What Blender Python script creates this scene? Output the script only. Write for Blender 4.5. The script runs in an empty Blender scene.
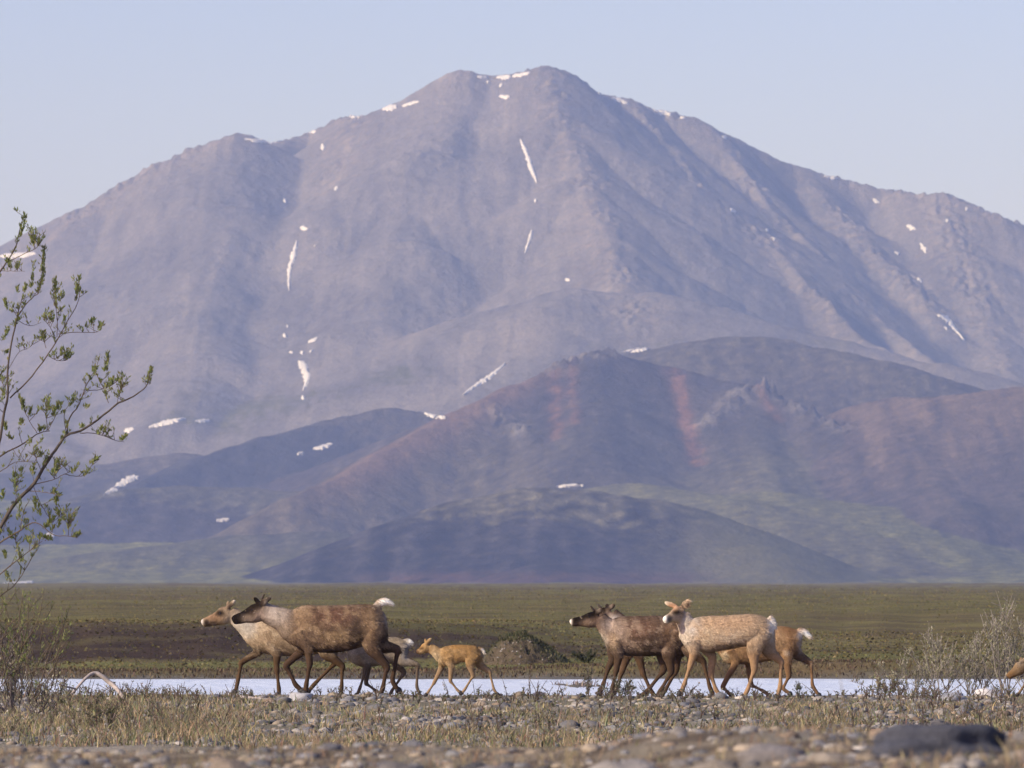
import bpy, math, random
import numpy as np
from mathutils import Vector

# ------------------------------------------------------------------ camera, sky, sun, exposure
FPX = 5689.0          # focal length in pixels (200 mm on a 36 mm sensor, 1024 px wide)
CAM_Z = 1.46          # eye height of the photographer above the gravel bar
HOR = 583.0           # picture row of the horizon
scene = bpy.context.scene
cam_data = bpy.data.cameras.new("camera")
cam_data.lens = 200.0
cam_data.sensor_width = 36.0
cam_data.shift_y = (HOR - 384.0) / 1024.0
cam_data.clip_start = 0.5
cam_data.clip_end = 40000.0
cam_data.dof.use_dof = True
cam_data.dof.focus_distance = 73.5
cam_data.dof.aperture_fstop = 8.0
cam = bpy.data.objects.new("camera", cam_data)
cam.location = (0, 0, CAM_Z)
cam.rotation_euler = (math.radians(90), 0, 0)
scene.collection.objects.link(cam)
scene.camera = cam

SUN_AZ = math.radians(-122.0)    # measured from +Y towards +X: left of and slightly behind the camera
SUN_EL = math.radians(29.0)
world = bpy.data.worlds.new("World")
scene.world = world
world.use_nodes = True
nt = world.node_tree
bg = nt.nodes["Background"]
sky = nt.nodes.new("ShaderNodeTexSky")
sky.sky_type = 'NISHITA'
sky.sun_disc = False
sky.sun_elevation = SUN_EL
sky.sun_rotation = SUN_AZ
sky.altitude = 400
sky.air_density = 1.0
sky.dust_density = 2.0
sky.ozone_density = 5.5
tint = nt.nodes.new("ShaderNodeVectorMath"); tint.operation = 'MULTIPLY'      # white balance of the whole sky
tint.inputs[1].default_value = (1.25, 0.925, 1.01)
nt.links.new(sky.outputs[0], tint.inputs[0])
nt.links.new(tint.outputs[0], bg.inputs[0])
bg.inputs[1].default_value = 0.092
sun_data = bpy.data.lights.new("sun", 'SUN')
sun_data.energy = 2.75
sun_data.angle = math.radians(3.0)
sun_data.color = (1.0, 0.89, 0.72)
sun = bpy.data.objects.new("sun", sun_data)
sd = Vector((math.sin(SUN_AZ) * math.cos(SUN_EL), math.cos(SUN_AZ) * math.cos(SUN_EL), math.sin(SUN_EL)))
sun.rotation_euler = sd.to_track_quat('Z', 'Y').to_euler()
scene.collection.objects.link(sun)
scene.view_settings.view_transform = 'Standard'
scene.view_settings.look = 'None'
scene.view_settings.exposure = 1.0
scene.view_settings.gamma = 1.0
scene.view_settings.use_curve_mapping = False

HAZE_DENSITY = 0.95e-4
HAZE_COLOR = (0.36, 0.51, 1.0)

# ------------------------------------------------------------------ helpers
rng = np.random.default_rng(7)
R = random.Random(11)


def W(x, y, D):
    """a measured picture point at real distance D metres -> place in the world"""
    return ((x - 512.0) / FPX * D, D, CAM_Z + (HOR - y) / FPX * D)


def smooth(a, b, x):
    t = np.clip((x - a) / (b - a), 0, 1)
    return t * t * (3 - 2 * t)


_perm = np.random.default_rng(3).permutation(512)
_ang = np.random.default_rng(4).random(512) * 2 * np.pi
_gx, _gy = np.cos(_ang), np.sin(_ang)


def perlin(x, y):
    x = np.asarray(x, float); y = np.asarray(y, float)
    xi = np.floor(x).astype(np.int64); yi = np.floor(y).astype(np.int64)
    xf = x - xi; yf = y - yi
    u = xf * xf * xf * (xf * (xf * 6 - 15) + 10); v = yf * yf * yf * (yf * (yf * 6 - 15) + 10)

    def g(ix, iy, dx, dy):
        h = _perm[(_perm[ix & 511] + iy) & 511]
        return _gx[h] * dx + _gy[h] * dy
    a = g(xi, yi, xf, yf); b = g(xi + 1, yi, xf - 1, yf)
    c = g(xi, yi + 1, xf, yf - 1); d = g(xi + 1, yi + 1, xf - 1, yf - 1)
    return ((a + (b - a) * u) * (1 - v) + (c + (d - c) * u) * v) * 1.4


def fbm(x, y, oct=5, gain=0.5, lac=2.03):
    s = 0; a = 1.0
    for i in range(oct):
        s = s + a * perlin(x + 17.3 * i, y - 9.1 * i)
        x = x * lac; y = y * lac; a *= gain
    return s


def mix(a, b, t):
    t = np.asarray(t)[..., None]
    return a * (1 - t) + np.asarray(b) * t


def build(name, V, F, mat=None, col=None, smooth_shade=True, parent=None, link=True):
    """F: list of index arrays (n,3) / (n,4); one mesh object"""
    V = np.asarray(V, np.float32)
    if not isinstance(F, list):
        F = [F]
    F = [np.asarray(f, np.int32) for f in F if len(f)]
    me = bpy.data.meshes.new(name)
    nl = sum(f.size for f in F); npoly = sum(len(f) for f in F)
    me.vertices.add(len(V)); me.vertices.foreach_set("co", V.ravel())
    me.loops.add(nl); me.loops.foreach_set("vertex_index", np.concatenate([f.ravel() for f in F]))
    me.polygons.add(npoly)
    tot = np.concatenate([np.full(len(f), f.shape[1], np.int32) for f in F])
    st = np.concatenate([[0], np.cumsum(tot)[:-1]]).astype(np.int32)
    me.polygons.foreach_set("loop_start", st)
    me.polygons.foreach_set("use_smooth", np.full(npoly, smooth_shade, bool))
    me.update(calc_edges=True)
    me.validate()
    if col is not None:
        put_color(me, col)
    if mat is not None:
        me.materials.append(mat)
    if not link:
        return me
    o = bpy.data.objects.new(name, me)
    scene.collection.objects.link(o)
    if parent is not None:
        o.parent = parent
    return o


def put_color(me, col):
    c = np.ones((len(col), 4), np.float32); c[:, :3] = np.clip(col, 0, 1)
    at = me.color_attributes.new("Col", 'FLOAT_COLOR', 'POINT')
    at.data.foreach_set("color", c.ravel())


def tag(o, label=None, cat=None, group=None, kind=None):
    if label: o["label"] = label
    if cat: o["category"] = cat
    if group: o["group"] = group
    if kind: o["kind"] = kind
    return o


def empty(name, loc):
    o = bpy.data.objects.new(name, None)
    o.empty_display_size = 0.2
    o.location = loc
    scene.collection.objects.link(o)
    return o


class MB:
    """collects tubes and leaves, then links them as one mesh"""
    def __init__(self):
        self.V = []; self.F4 = []; self.F3 = []; self.C = []; self.n = 0

    def add(self, V, F4=None, F3=None, col=None):
        V = np.asarray(V, float)
        self.V.append(V)
        if F4 is not None and len(F4): self.F4.append(np.asarray(F4) + self.n)
        if F3 is not None and len(F3): self.F3.append(np.asarray(F3) + self.n)
        if col is not None:
            self.C.append(np.broadcast_to(np.asarray(col, float), (len(V), 3)))
        self.n += len(V)

    def tube(self, P, rin, rlat=None, seg=6, side=None, col=None):
        P = np.asarray(P, float); n = len(P)
        rin = np.broadcast_to(np.asarray(rin, float), (n,))
        rlat = rin if rlat is None else np.broadcast_to(np.asarray(rlat, float), (n,))
        T = np.gradient(P, axis=0)
        T /= np.linalg.norm(T, axis=1)[:, None] + 1e-12
        if side is None:
            side = np.array([0.31, 0.9, 0.29]) if abs(T[0] @ np.array([0.31, 0.9, 0.29])) < 0.85 else np.array([1.0, 0.1, 0.0])
        side = np.asarray(side, float)
        N = np.cross(T, side); N /= np.linalg.norm(N, axis=1)[:, None] + 1e-12
        S = np.cross(N, T)
        a = np.arange(seg) / seg * 2 * np.pi
        ring = P[:, None, :] + np.cos(a)[None, :, None] * (N * rin[:, None])[:, None, :] + np.sin(a)[None, :, None] * (S * rlat[:, None])[:, None, :]
        V = np.concatenate([ring.reshape(-1, 3), P[:1], P[-1:]])
        i = np.arange(n - 1)[:, None]; j = np.arange(seg)[None, :]; k = (j + 1) % seg
        F4 = np.stack([i * seg + j, i * seg + k, (i + 1) * seg + k, (i + 1) * seg + j], -1).reshape(-1, 4)
        jj = np.arange(seg); kk = (jj + 1) % seg; c0 = n * seg; c1 = c0 + 1; b = (n - 1) * seg
        F3 = np.concatenate([np.stack([kk, jj, np.full(seg, c0)], -1), np.stack([b + jj, b + kk, np.full(seg, c1)], -1)])
        self.add(V, F4, F3, col)

    def build(self, name, mat, parent=None, smooth_shade=True):
        V = np.concatenate(self.V)
        F = []
        if self.F4: F.append(np.concatenate(self.F4))
        if self.F3: F.append(np.concatenate(self.F3))
        return build(name, V, F, mat, np.concatenate(self.C) if self.C else None, smooth_shade, parent)


def spline(P, n):
    """smooth curve (Catmull-Rom) through points, n samples"""
    P = np.asarray(P, float)
    if len(P) < 3:
        t = np.linspace(0, 1, n)[:, None]
        return P[0] * (1 - t) + P[-1] * t
    Q = np.concatenate([[2 * P[0] - P[1]], P, [2 * P[-1] - P[-2]]])
    m = len(P) - 1
    u = np.linspace(0, m - 1e-6, n); i = u.astype(int); t = (u - i)
    t = t.reshape(-1, *([1] * (P.ndim - 1)))
    p0, p1, p2, p3 = Q[i], Q[i + 1], Q[i + 2], Q[i + 3]
    return 0.5 * (2 * p1 + (p2 - p0) * t + (2 * p0 - 5 * p1 + 4 * p2 - p3) * t ** 2 + (3 * p1 - p0 - 3 * p2 + p3) * t ** 3)


# ------------------------------------------------------------------ materials
def material(name, base=None, attr=False, rough=0.9, noise=None, bump=None, spec=0.2, extra=None):
    """noise: (scale, amount) brightness mottling in object space; bump: (scale, distance)"""
    m = bpy.data.materials.new(name); m.use_nodes = True
    nt = m.node_tree; p = nt.nodes["Principled BSDF"]
    p.inputs["Roughness"].default_value = rough
    p.inputs["Specular IOR Level"].default_value = spec
    tc = nt.nodes.new("ShaderNodeTexCoord")
    if attr:
        a = nt.nodes.new("ShaderNodeAttribute"); a.attribute_name = "Col"; src = a.outputs["Color"]
    else:
        a = nt.nodes.new("ShaderNodeRGB"); a.outputs[0].default_value = (*base, 1); src = a.outputs[0]
    for sc_, am in (noise or []):
        nz = nt.nodes.new("ShaderNodeTexNoise"); nz.inputs["Scale"].default_value = 1.0
        nz.inputs["Detail"].default_value = 5; nz.inputs["Roughness"].default_value = 0.65
        mp = nt.nodes.new("ShaderNodeMapping")
        mp.inputs["Scale"].default_value = sc_ if isinstance(sc_, tuple) else (sc_, sc_, sc_)
        nt.links.new(tc.outputs["Object"], mp.inputs["Vector"]); nt.links.new(mp.outputs[0], nz.inputs["Vector"])
        mr = nt.nodes.new("ShaderNodeMapRange")
        mr.inputs["From Min"].default_value = 0.25; mr.inputs["From Max"].default_value = 0.75
        mr.inputs["To Min"].default_value = 1 - am; mr.inputs["To Max"].default_value = 1 + am
        nt.links.new(nz.outputs["Fac"], mr.inputs["Value"])
        vm = nt.nodes.new("ShaderNodeVectorMath"); vm.operation = 'SCALE'
        nt.links.new(src, vm.inputs[0]); nt.links.new(mr.outputs[0], vm.inputs["Scale"])
        src = vm.outputs[0]
    nt.links.new(src, p.inputs["Base Color"])
    if bump:
        nz = nt.nodes.new("ShaderNodeTexNoise"); nz.inputs["Scale"].default_value = bump[0]
        nz.inputs["Detail"].default_value = 6; nz.inputs["Roughness"].default_value = 0.65
        nt.links.new(tc.outputs["Object"], nz.inputs["Vector"])
        b = nt.nodes.new("ShaderNodeBump"); b.inputs["Distance"].default_value = bump[1]
        b.inputs["Strength"].default_value = 1.0
        nt.links.new(nz.outputs["Fac"], b.inputs["Height"]); nt.links.new(b.outputs[0], p.inputs["Normal"])
    return m


def leafy(name, attr=True, base=None):
    m = material(name, base=base, attr=attr, rough=0.6)
    nt = m.node_tree; p = nt.nodes["Principled BSDF"]; out = nt.nodes["Material Output"]
    tr = nt.nodes.new("ShaderNodeBsdfTranslucent"); mx = nt.nodes.new("ShaderNodeMixShader")
    mx.inputs[0].default_value = 0.3
    nt.links.new(p.inputs["Base Color"].links[0].from_socket, tr.inputs["Color"])
    nt.links.new(p.outputs[0], mx.inputs[1]); nt.links.new(tr.outputs[0], mx.inputs[2])
    nt.links.new(mx.outputs[0], out.inputs["Surface"])
    return m


M_ROCK = material("mountain_scree", attr=True, rough=0.95, noise=[(0.02, 0.10), (0.09, 0.18), ((0.32, 0.14, 0.32), 0.34)], bump=(0.2, 2.2), spec=0.05)
M_SNOW = material("old_snow", base=(0.54, 0.525, 0.525), rough=0.8, noise=[(0.03, 0.10), (0.2, 0.12)], spec=0.3)
M_GROUND = material("ground_cover", attr=True, rough=0.95, noise=[(0.25, 0.22), (1.6, 0.25), (25.0, 0.22)], bump=(9.0, 0.05), spec=0.1)
M_STONE = material("river_stone", attr=True, rough=0.85, noise=[(9.0, 0.2), (55.0, 0.2)], bump=(45.0, 0.012), spec=0.25)
M_GRASS = leafy("dry_grass")
M_LEAF = leafy("willow_leaf")
M_BARK = material("willow_bark", attr=True, rough=0.9, noise=[(30.0, 0.25)])
M_DRIFT = material("driftwood", base=(0.36, 0.31, 0.27), rough=0.85, noise=[((6, 6, 30), 0.25), (60.0, 0.2)], bump=(70.0, 0.006))
M_COAT = material("caribou_coat", attr=True, rough=0.95, noise=[(9.0, 0.14), ((70.0, 70.0, 38.0), 0.20)], bump=(48.0, 0.006), spec=0.03)
M_HOOF = material("hoof_horn", base=(0.035, 0.030, 0.028), rough=0.5, noise=[(40.0, 0.2)])
M_EYE = material("dark_eye", base=(0.008, 0.006, 0.005), rough=0.12, spec=0.5)
M_VELVET = material("antler_velvet", base=(0.06, 0.045, 0.035), rough=0.95, noise=[(60.0, 0.3)])

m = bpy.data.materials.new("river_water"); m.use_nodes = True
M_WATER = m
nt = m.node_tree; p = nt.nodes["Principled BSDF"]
p.inputs["Base Color"].default_value = (0.66, 0.71, 0.76, 1)  # pale base colour stands in for sky reflected by the ripples
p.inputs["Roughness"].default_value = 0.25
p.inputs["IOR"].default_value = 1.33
tc = nt.nodes.new("ShaderNodeTexCoord"); mp = nt.nodes.new("ShaderNodeMapping")
mp.inputs["Scale"].default_value = (1.2, 3.0, 1.0)
nz = nt.nodes.new("ShaderNodeTexNoise"); nz.inputs["Scale"].default_value = 1.6; nz.inputs["Detail"].default_value = 3
b = nt.nodes.new("ShaderNodeBump"); b.inputs["Strength"].default_value = 1.0; b.inputs["Distance"].default_value = 0.25
nt.links.new(tc.outputs["Object"], mp.inputs[0]); nt.links.new(mp.outputs[0], nz.inputs["Vector"])
nt.links.new(nz.outputs["Fac"], b.inputs["Height"]); nt.links.new(b.outputs[0], p.inputs["Normal"])

# ------------------------------------------------------------------ ground: gravel bar, river bed, bank, tundra plain
WATER_Z = -0.40


def ground_z(x, y, detail=True):
    x = np.asarray(x, float); y = np.asarray(y, float)
    rightw = smooth(-0.02, 0.05, x / np.maximum(y, 5.0))        # 0 on the left, 1 on the right side of the valley
    # gravel rise close to the camera
    zc = 0.735 + 0.095 * smooth(0.2, 1.0, x) + 0.03 * perlin(x * 0.9, y * 0.3)
    z = zc * (1 - smooth(23.0, 42.0, y))
    # drop from the bar to the river bed
    z = z - 0.75 * smooth(73.4 + 0.6 * perlin(x * 0.25, 3.3), 86.0, y)
    edge = 110.6 + 0.9 * perlin(x * 0.12 + 5, 1.7) + 0.4 * perlin(x * 0.5, 8.2)
    bank = 0.36 * smooth(edge - 3.5, edge, y) + (0.12 + 0.17 * rightw) * smooth(edge, edge + 1.3, y)
    z = z + bank
    # low gravel spit, raised to stand in for grass reflected in the river
    z = z + 0.385 * np.exp(-((x - 1.25) / 0.9) ** 2) * np.exp(-((y - 103.0) / 4.5) ** 2) * (1 + 0.35 * perlin(x * 3.0, y * 0.9))
    s0 = 124.0 + 6 * rightw + 3.0 * perlin(x * 0.16, 0.4); s1 = 146.0 + 50 * rightw + 5.0 * perlin(x * 0.13 + 3, 6.4)
    z = z + (0.70 - 0.20 * rightw) * smooth(s0, s1, y)
    z = z + 0.45 * smooth(220.0, 4200.0, y)
    z = z + 1.1 * fbm(x / 60.0, y / 160.0, 4) * smooth(350, 2600, y)
    if detail:
        bar = 1 - smooth(78, 90, y)
        z = z + bar * (0.030 * perlin(x * 0.8, y * 0.5) + 0.014 * perlin(x * 3.1, y * 2.3))
        tun = smooth(112, 126, y)
        a = np.clip(y / 300.0, 0.35, 1.6)
        z = z + tun * (0.05 * perlin(x * 0.35 / a, y * 0.30 / a) + 0.05 * np.abs(perlin(x * 1.3 / a, y * 1.0 / a)))
    return z


ys = np.concatenate([np.arange(3, 14, 0.8), np.arange(14, 44, 0.16), np.arange(44, 80, 0.16), np.arange(80, 108, 0.6),
                     np.arange(108, 128, 0.12), np.arange(128, 180, 0.24), np.arange(180, 300, 0.7),
                     np.geomspace(300, 4600, 110)])
us = np.linspace(-1, 1, 330)
Yg = np.repeat(ys[:, None], len(us), 1)
Xg = us[None, :] * (Yg * 0.15 + 3.0)
Zg = ground_z(Xg, Yg)
nr, nc = Xg.shape
V = np.stack([Xg, Yg, Zg], -1).reshape(-1, 3)
i = np.arange(nr - 1)[:, None]; j = np.arange(nc - 1)[None, :]
F = np.stack([i * nc + j, i * nc + j + 1, (i + 1) * nc + j + 1, (i + 1) * nc + j], -1).reshape(-1, 4)
x, y = V[:, 0], V[:, 1]
rw = smooth(-0.02, 0.05, x / y)
sandy = np.array([0.25, 0.22, 0.17]); bed = np.array([0.13, 0.12, 0.10])
olive = np.array([0.122, 0.115, 0.034]); straw = np.array([0.180, 0.155, 0.058]); heath = np.array([0.070, 0.049, 0.030])
russet = np.array([0.080, 0.050, 0.034]); moss = np.array([0.085, 0.098, 0.030])
C = np.tile(sandy, (len(V), 1))
C = mix(C, np.array([0.13, 0.12, 0.075]), np.clip(0.5 + 1.2 * fbm(x * 0.5, y * 0.25, 3), 0, 1) * 0.7)
C = mix(C, np.array([0.19, 0.15, 0.10]), (1 - smooth(30, 48, y)) * np.clip(0.75 + 0.8 * fbm(x * 2.1, y * 0.8, 3), 0.2, 1))
C = mix(C, np.array([0.085, 0.062, 0.042]), (1 - smooth(36, 50, y)) * smooth(0.0, 0.5, fbm(x * 3.3 + 5, y * 1.6, 4)) * 0.8)
C = mix(C, bed, smooth(78, 86, y))
tn = smooth(110.4, 111.6, y)
n1 = fbm(x * 0.07, y * 0.05, 4); n2 = fbm(x * 0.33, y * 0.30, 4)
tund = mix(np.tile(olive, (len(V), 1)), straw, np.clip(0.38 + 0.75 * n1, 0, 1))
tund = mix(tund, heath, np.clip(0.25 + 0.9 * n2, 0, 0.75))
n3 = fbm(x * 0.016, y * 0.012, 4)
tund = mix(tund, heath * 1.3, smooth(0.05, 0.5, n3) * 0.55)
# red-brown heath with the terrace slope's shade painted in, mossy strip on the flat in front of it, dark peat on the cut bank
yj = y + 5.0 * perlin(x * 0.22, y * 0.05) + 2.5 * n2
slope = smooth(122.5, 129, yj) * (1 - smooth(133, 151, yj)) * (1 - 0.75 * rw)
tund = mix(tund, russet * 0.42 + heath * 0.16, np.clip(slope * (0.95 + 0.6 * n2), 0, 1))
slope_r = smooth(140, 150, y) * (1 - smooth(185, 230, y)) * rw
tund = mix(tund, russet * 0.5 + straw * 0.35, np.clip(slope_r * (0.6 + 0.5 * n2), 0, 1))
strip = smooth(112.6, 114, y) * (1 - smooth(122.5, 125, y)) * (1 - 0.2 * rw)
tund = mix(tund, moss * 0.6 + straw * 0.45, np.clip(strip * (0.85 + 0.5 * n2), 0, 1))
cut = smooth(110.2, 110.8, y) * (1 - smooth(112.2, 113.2, y))
tund = mix(tund, russet * 0.7 + straw * 0.28, np.clip(cut * (0.8 + 0.6 * n2), 0, 1))
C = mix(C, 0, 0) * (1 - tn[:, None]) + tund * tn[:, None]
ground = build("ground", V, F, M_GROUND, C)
tag(ground, "stony gravel bar, river bank and olive brown tundra plain", kind="structure")

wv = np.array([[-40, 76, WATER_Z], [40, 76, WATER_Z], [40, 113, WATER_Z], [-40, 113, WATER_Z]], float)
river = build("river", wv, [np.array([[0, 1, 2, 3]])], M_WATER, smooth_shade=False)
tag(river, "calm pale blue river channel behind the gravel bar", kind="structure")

# ------------------------------------------------------------------ mountain: one height field built from ridges
BANDS = (np.array([[180, 5495], [200, 5520], [220, 5560], [250, 5580]]), np.array([[252, 5585], [282, 5530], [318, 5450]]), np.array([[-20, 5540], [5, 5480]]), np.array([[40, 5615], [95, 5640]]))


def RP(*pts):
    return np.array([W(*q) for q in pts])


# (ridge crest points: column, row, distance), side slope, crest rounding in metres
RIDGES = [
    # skyline
    (RP((-260, 400, 7600), (-120, 350, 7750), (0, 292, 7850), (45, 244, 7900), (95, 206, 7950), (125, 186, 7980), (160, 167, 8000), (195, 152, 8000), (232, 137, 8000)), 0.74, 14),
    (RP((232, 137, 8000), (262, 140, 8180), (310, 131, 8260), (350, 117, 8230), (390, 104, 8160), (425, 90, 8080), (457, 75, 8040)), 0.80, 20),
    (RP((457, 75, 8040), (490, 78, 8060), (515, 74, 8040), (545, 68, 8000)), 0.78, 25),
    (RP((545, 68, 8000), (562, 72, 8020), (585, 86, 8080), (605, 94, 8140), (628, 98, 8150), (650, 107, 8200), (693, 113, 8180), (704, 124, 8190), (735, 138, 8230), (790, 161, 8270), (850, 181, 8290), (893, 191, 8280)), 0.95, 12),
    (RP((893, 191, 8280), (915, 190, 8220), (945, 193, 8180), (975, 203, 8140), (1000, 213, 8120), (1024, 226, 8150), (1120, 270, 8200), (1260, 330, 8200)), 0.74, 9),
    # left shoulder spur, between the frame edge and the left gully
    (RP((232, 137, 8000), (224, 200, 7740), (214, 280, 7420), (204, 350, 7120), (190, 415, 6850)), 0.60, 45),
    (RP((95, 206, 7950), (85, 300, 7600), (70, 380, 7250), (60, 440, 6900)), 0.58, 60),
    # broad centre face
    (RP((457, 75, 8040), (430, 150, 7800), (392, 240, 7480), (368, 320, 7180), (355, 385, 6900)), 0.56, 45),
    (RP((350, 117, 8230), (345, 165, 8020), (333, 215, 7830)), 0.60, 15),
    (RP((545, 68, 8000), (564, 110, 7840), (584, 165, 7630), (606, 230, 7380), (626, 290, 7110), (640, 340, 6880)), 0.62, 16),
    (RP((520, 300, 7120), (580, 284, 7080), (650, 290, 7060), (690, 320, 6950)), 0.40, 40),
    # ribs right of the summit
    (RP((628, 98, 8150), (665, 140, 8010), (710, 190, 7860), (760, 235, 7700), (800, 275, 7540), (850, 325, 7330), (890, 350, 7180)), 0.70, 5),
    (RP((704, 124, 8190), (745, 175, 8060), (785, 222, 7920), (830, 270, 7760), (880, 318, 7560), (925, 352, 7360), (950, 372, 7200)), 0.70, 5),
    (RP((800, 165, 8270), (845, 215, 8110), (890, 262, 7950), (925, 300, 7800), (950, 330, 7660)), 0.62, 12),
    (RP((945, 193, 8180), (960, 250, 8000), (985, 320, 7750), (1010, 380, 7450)), 0.55, 25),
    (RP((1024, 226, 8150), (1060, 310, 7850), (1090, 400, 7400)), 0.55, 30),
    (RP((780, 330, 7000), (860, 345, 6900), (930, 360, 6820), (1024, 385, 6750), (1120, 400, 6700)), 0.42, 60),
    # round hill behind the streaked hill
    (RP((610, 356, 6100), (660, 345, 6080), (710, 336, 6060), (765, 333, 6050), (815, 342, 6020), (870, 357, 5980), (915, 372, 5950), (950, 386, 5930), (1000, 400, 5900)), 0.42, 40),
    # streaked hill
    (RP((290, 495, 5250), (340, 474, 5330), (400, 440, 5450), (460, 407, 5540), (520, 380, 5600), (570, 360, 5630), (605, 355, 5640), (650, 359, 5640), (690, 366, 5630), (735, 381, 5600), (785, 402, 5540), (830, 432, 5440), (870, 470, 5300), (900, 500, 5180)), 0.56, 10),
    (RP((605, 355, 5640), (600, 400, 5520), (590, 450, 5330)), 0.5, 30),
    (RP((735, 381, 5600), (745, 410, 5530), (760, 450, 5380), (770, 490, 5180)), 0.5, 30),
    # right hill
    (RP((862, 402, 5560), (900, 397, 5520), (950, 393, 5480), (1024, 389, 5440), (1140, 380, 5400)), 0.50, 18),
    (RP((900, 397, 5520), (905, 430, 5380), (925, 475, 5150), (960, 510, 4950)), 0.50, 35),
    (RP((1024, 389, 5440), (1040, 440, 5250), (1060, 500, 5000)), 0.42, 60),
    # hills on the left
    (RP((150, 478, 6050), (210, 452, 6150), (270, 432, 6220), (330, 414, 6280), (382, 403, 6300), (420, 411, 6280), (450, 423, 6220), (480, 440, 6150)), 0.46, 15),
    (RP((-80, 520, 5350), (0, 510, 5400), (60, 500, 5450), (120, 486, 5500), (190, 482, 5520), (250, 484, 5520), (310, 492, 5480), (360, 505, 5400)), 0.38, 30),
    (RP((20, 470, 6300), (100, 462, 6350), (180, 450, 6400)), 0.3, 60),
    (RP((120, 548, 4800), (180, 540, 4850), (240, 532, 4900), (300, 528, 4900), (350, 535, 4850)), 0.2, 40),
    # front hill
    (RP((270, 582, 4300), (310, 566, 4360), (360, 541, 4420), (420, 513, 4470), (475, 495, 4500), (530, 488, 4510), (590, 488, 4510), (650, 495, 4490), (700, 514, 4450), (740, 540, 4390), (765, 564, 4310), (785, 584, 4260)), 0.46, 40),
    (RP((540, 487, 4510), (545, 520, 4420), (550, 560, 4300)), 0.38, 40),
    # gentle spur on the right between the hills
    (RP((770, 490, 5150), (830, 500, 5050), (900, 530, 4850), (980, 560, 4600), (1060, 578, 4400)), 0.28, 40),
    (RP((640, 480, 5150), (740, 500, 5000), (820, 530, 4800), (880, 565, 4500)), 0.26, 50),
]
# one further ridge far behind on the left
FAR = (RP((-200, 275, 9300), (-60, 262, 9300), (0, 264, 9300), (30, 265, 9300), (60, 275, 9300), (120, 300, 9300)), 0.6, 10)


def seg_dist(X, Y, a, b):
    dx, dy = b[0] - a[0], b[1] - a[1]
    t = np.clip(((X - a[0]) * dx + (Y - a[1]) * dy) / (dx * dx + dy * dy + 1e-9), 0, 1)
    d = np.hypot(X - a[0] - t * dx, Y - a[1] - t * dy)
    return d, a[2] + t * (b[2] - a[2])


def mountain_z(X, Y):
    wx = X + 16 * perlin(X / 230, Y / 320) + 2 * perlin(X / 70 + 4, Y / 90); wy = Y + 26 * perlin(X / 190 + 9, Y / 230)
    k = 4.5
    near = np.full(X.shape, 1e9)
    apron = np.interp(Y, [3500, 4000, 4200, 4700, 5500, 6500, 7200, 9500], [-6, -4, -1, 12, 46, 118, 190, 215])
    apron = apron + 3 * perlin(X / 260, Y / 300) * smooth(4000, 4600, Y)
    acc = np.exp(0.0 * X)            # log-sum-exp relative to the apron
    ref = apron
    lst = [apron]
    for P, s, r in RIDGES + [FAR]:
        best = np.full(X.shape, -1e9)
        for a, b in zip(P[:-1], P[1:]):
            d, z = seg_dist(wx if r > 30 else X * 0.6 + wx * 0.4, wy if r > 30 else Y * 0.6 + wy * 0.4, a, b)
            h = z - s * (np.sqrt(d * d + r * r) - r)
            best = np.maximum(best, h)
            if r < 30: near = np.minimum(near, d)
        lst.append(best)
    m = lst[0]; rid = np.full(X.shape, -1)
    for q, h in enumerate(lst[1:]):
        rid = np.where(h > m, q, rid); m = np.maximum(m, h)
    S = 0
    for h in lst: S = S + np.exp((h - m) / k)
    z = m + k * np.log(S) - 3.2
    hi = smooth(4250, 6000, Y)
    up = smooth(60, 420, z)
    z = z + hi * 6 * fbm(X / 190, Y / 220, 3) * (0.3 + up)
    # stone runs: ribs that follow the fall line
    rib = 1 - np.abs(perlin(wx / 34, wy / 330)) * 2
    z = z + up * 1.3 * rib * (0.5 + perlin(X / 150, Y / 150)) + up * 0.5 * perlin(wx / 13, wy / 150)
    # crags along sharp crests
    cr = 1.7 * np.exp(-(near / 28.0) ** 2) * smooth(150, 420, z)
    z = z + cr * (4.0 * np.abs(perlin(X / 17, Y / 17)) + 2.2 * perlin(X / 8.5, Y / 9) - 1.5) * np.clip(0.4 + 1.8 * perlin(X / 90 + 3, Y / 90), 0.05, 1.4)
    ce = np.exp(-(near / 30.0) ** 2) * smooth(300, 420, z) * np.maximum(smooth(-640, -600, X) * (1 - smooth(-430, -380, X)), smooth(520, 560, X))
    z = z + ce * (7.0 * np.abs(perlin(X / 15 + 2, Y / 15)) + 3.0 * perlin(X / 7, Y / 8) - 1.0)
    # broken rock bands on the streaked hill
    for P in BANDS:
        dd = np.full(X.shape, 1e9)
        for a, b in zip(P[:-1], P[1:]):
            dd = np.minimum(dd, seg_dist(X, Y, (*a, 0), (*b, 0))[0])
        z = z + np.exp(-(dd / 13.0) ** 2) * (2.5 + 12.0 * np.abs(perlin(X / 9, Y / 12)) + 4 * perlin(X / 5, Y / 7))
    z = z + (0.9 + 0.5 * up) * smooth(4100, 4600, Y) * fbm(X / 24, Y / 28, 4, 0.6)
    # narrow drainage lines running straight down the slopes
    z = z - 1.0 * np.exp(-(perlin(X / 95 + 0.04 * perlin(X / 30, Y / 80), Y / 2600) / 0.05) ** 2) * smooth(60, 200, z) * smooth(-0.2, 0.3, perlin(X / 240 + 5, Y / 240))
    # outcrops scattered over the upper slopes, in bands that run down to the left
    oc = smooth(0.15, 0.5, perlin((X + 0.5 * Y) / 120, (Y - 0.5 * X) / 420)) * smooth(230, 420, z)
    z = z + oc * 3.0 * np.clip(perlin(X / 13, Y / 16), 0, 1)
    return z, near, rid


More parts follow.
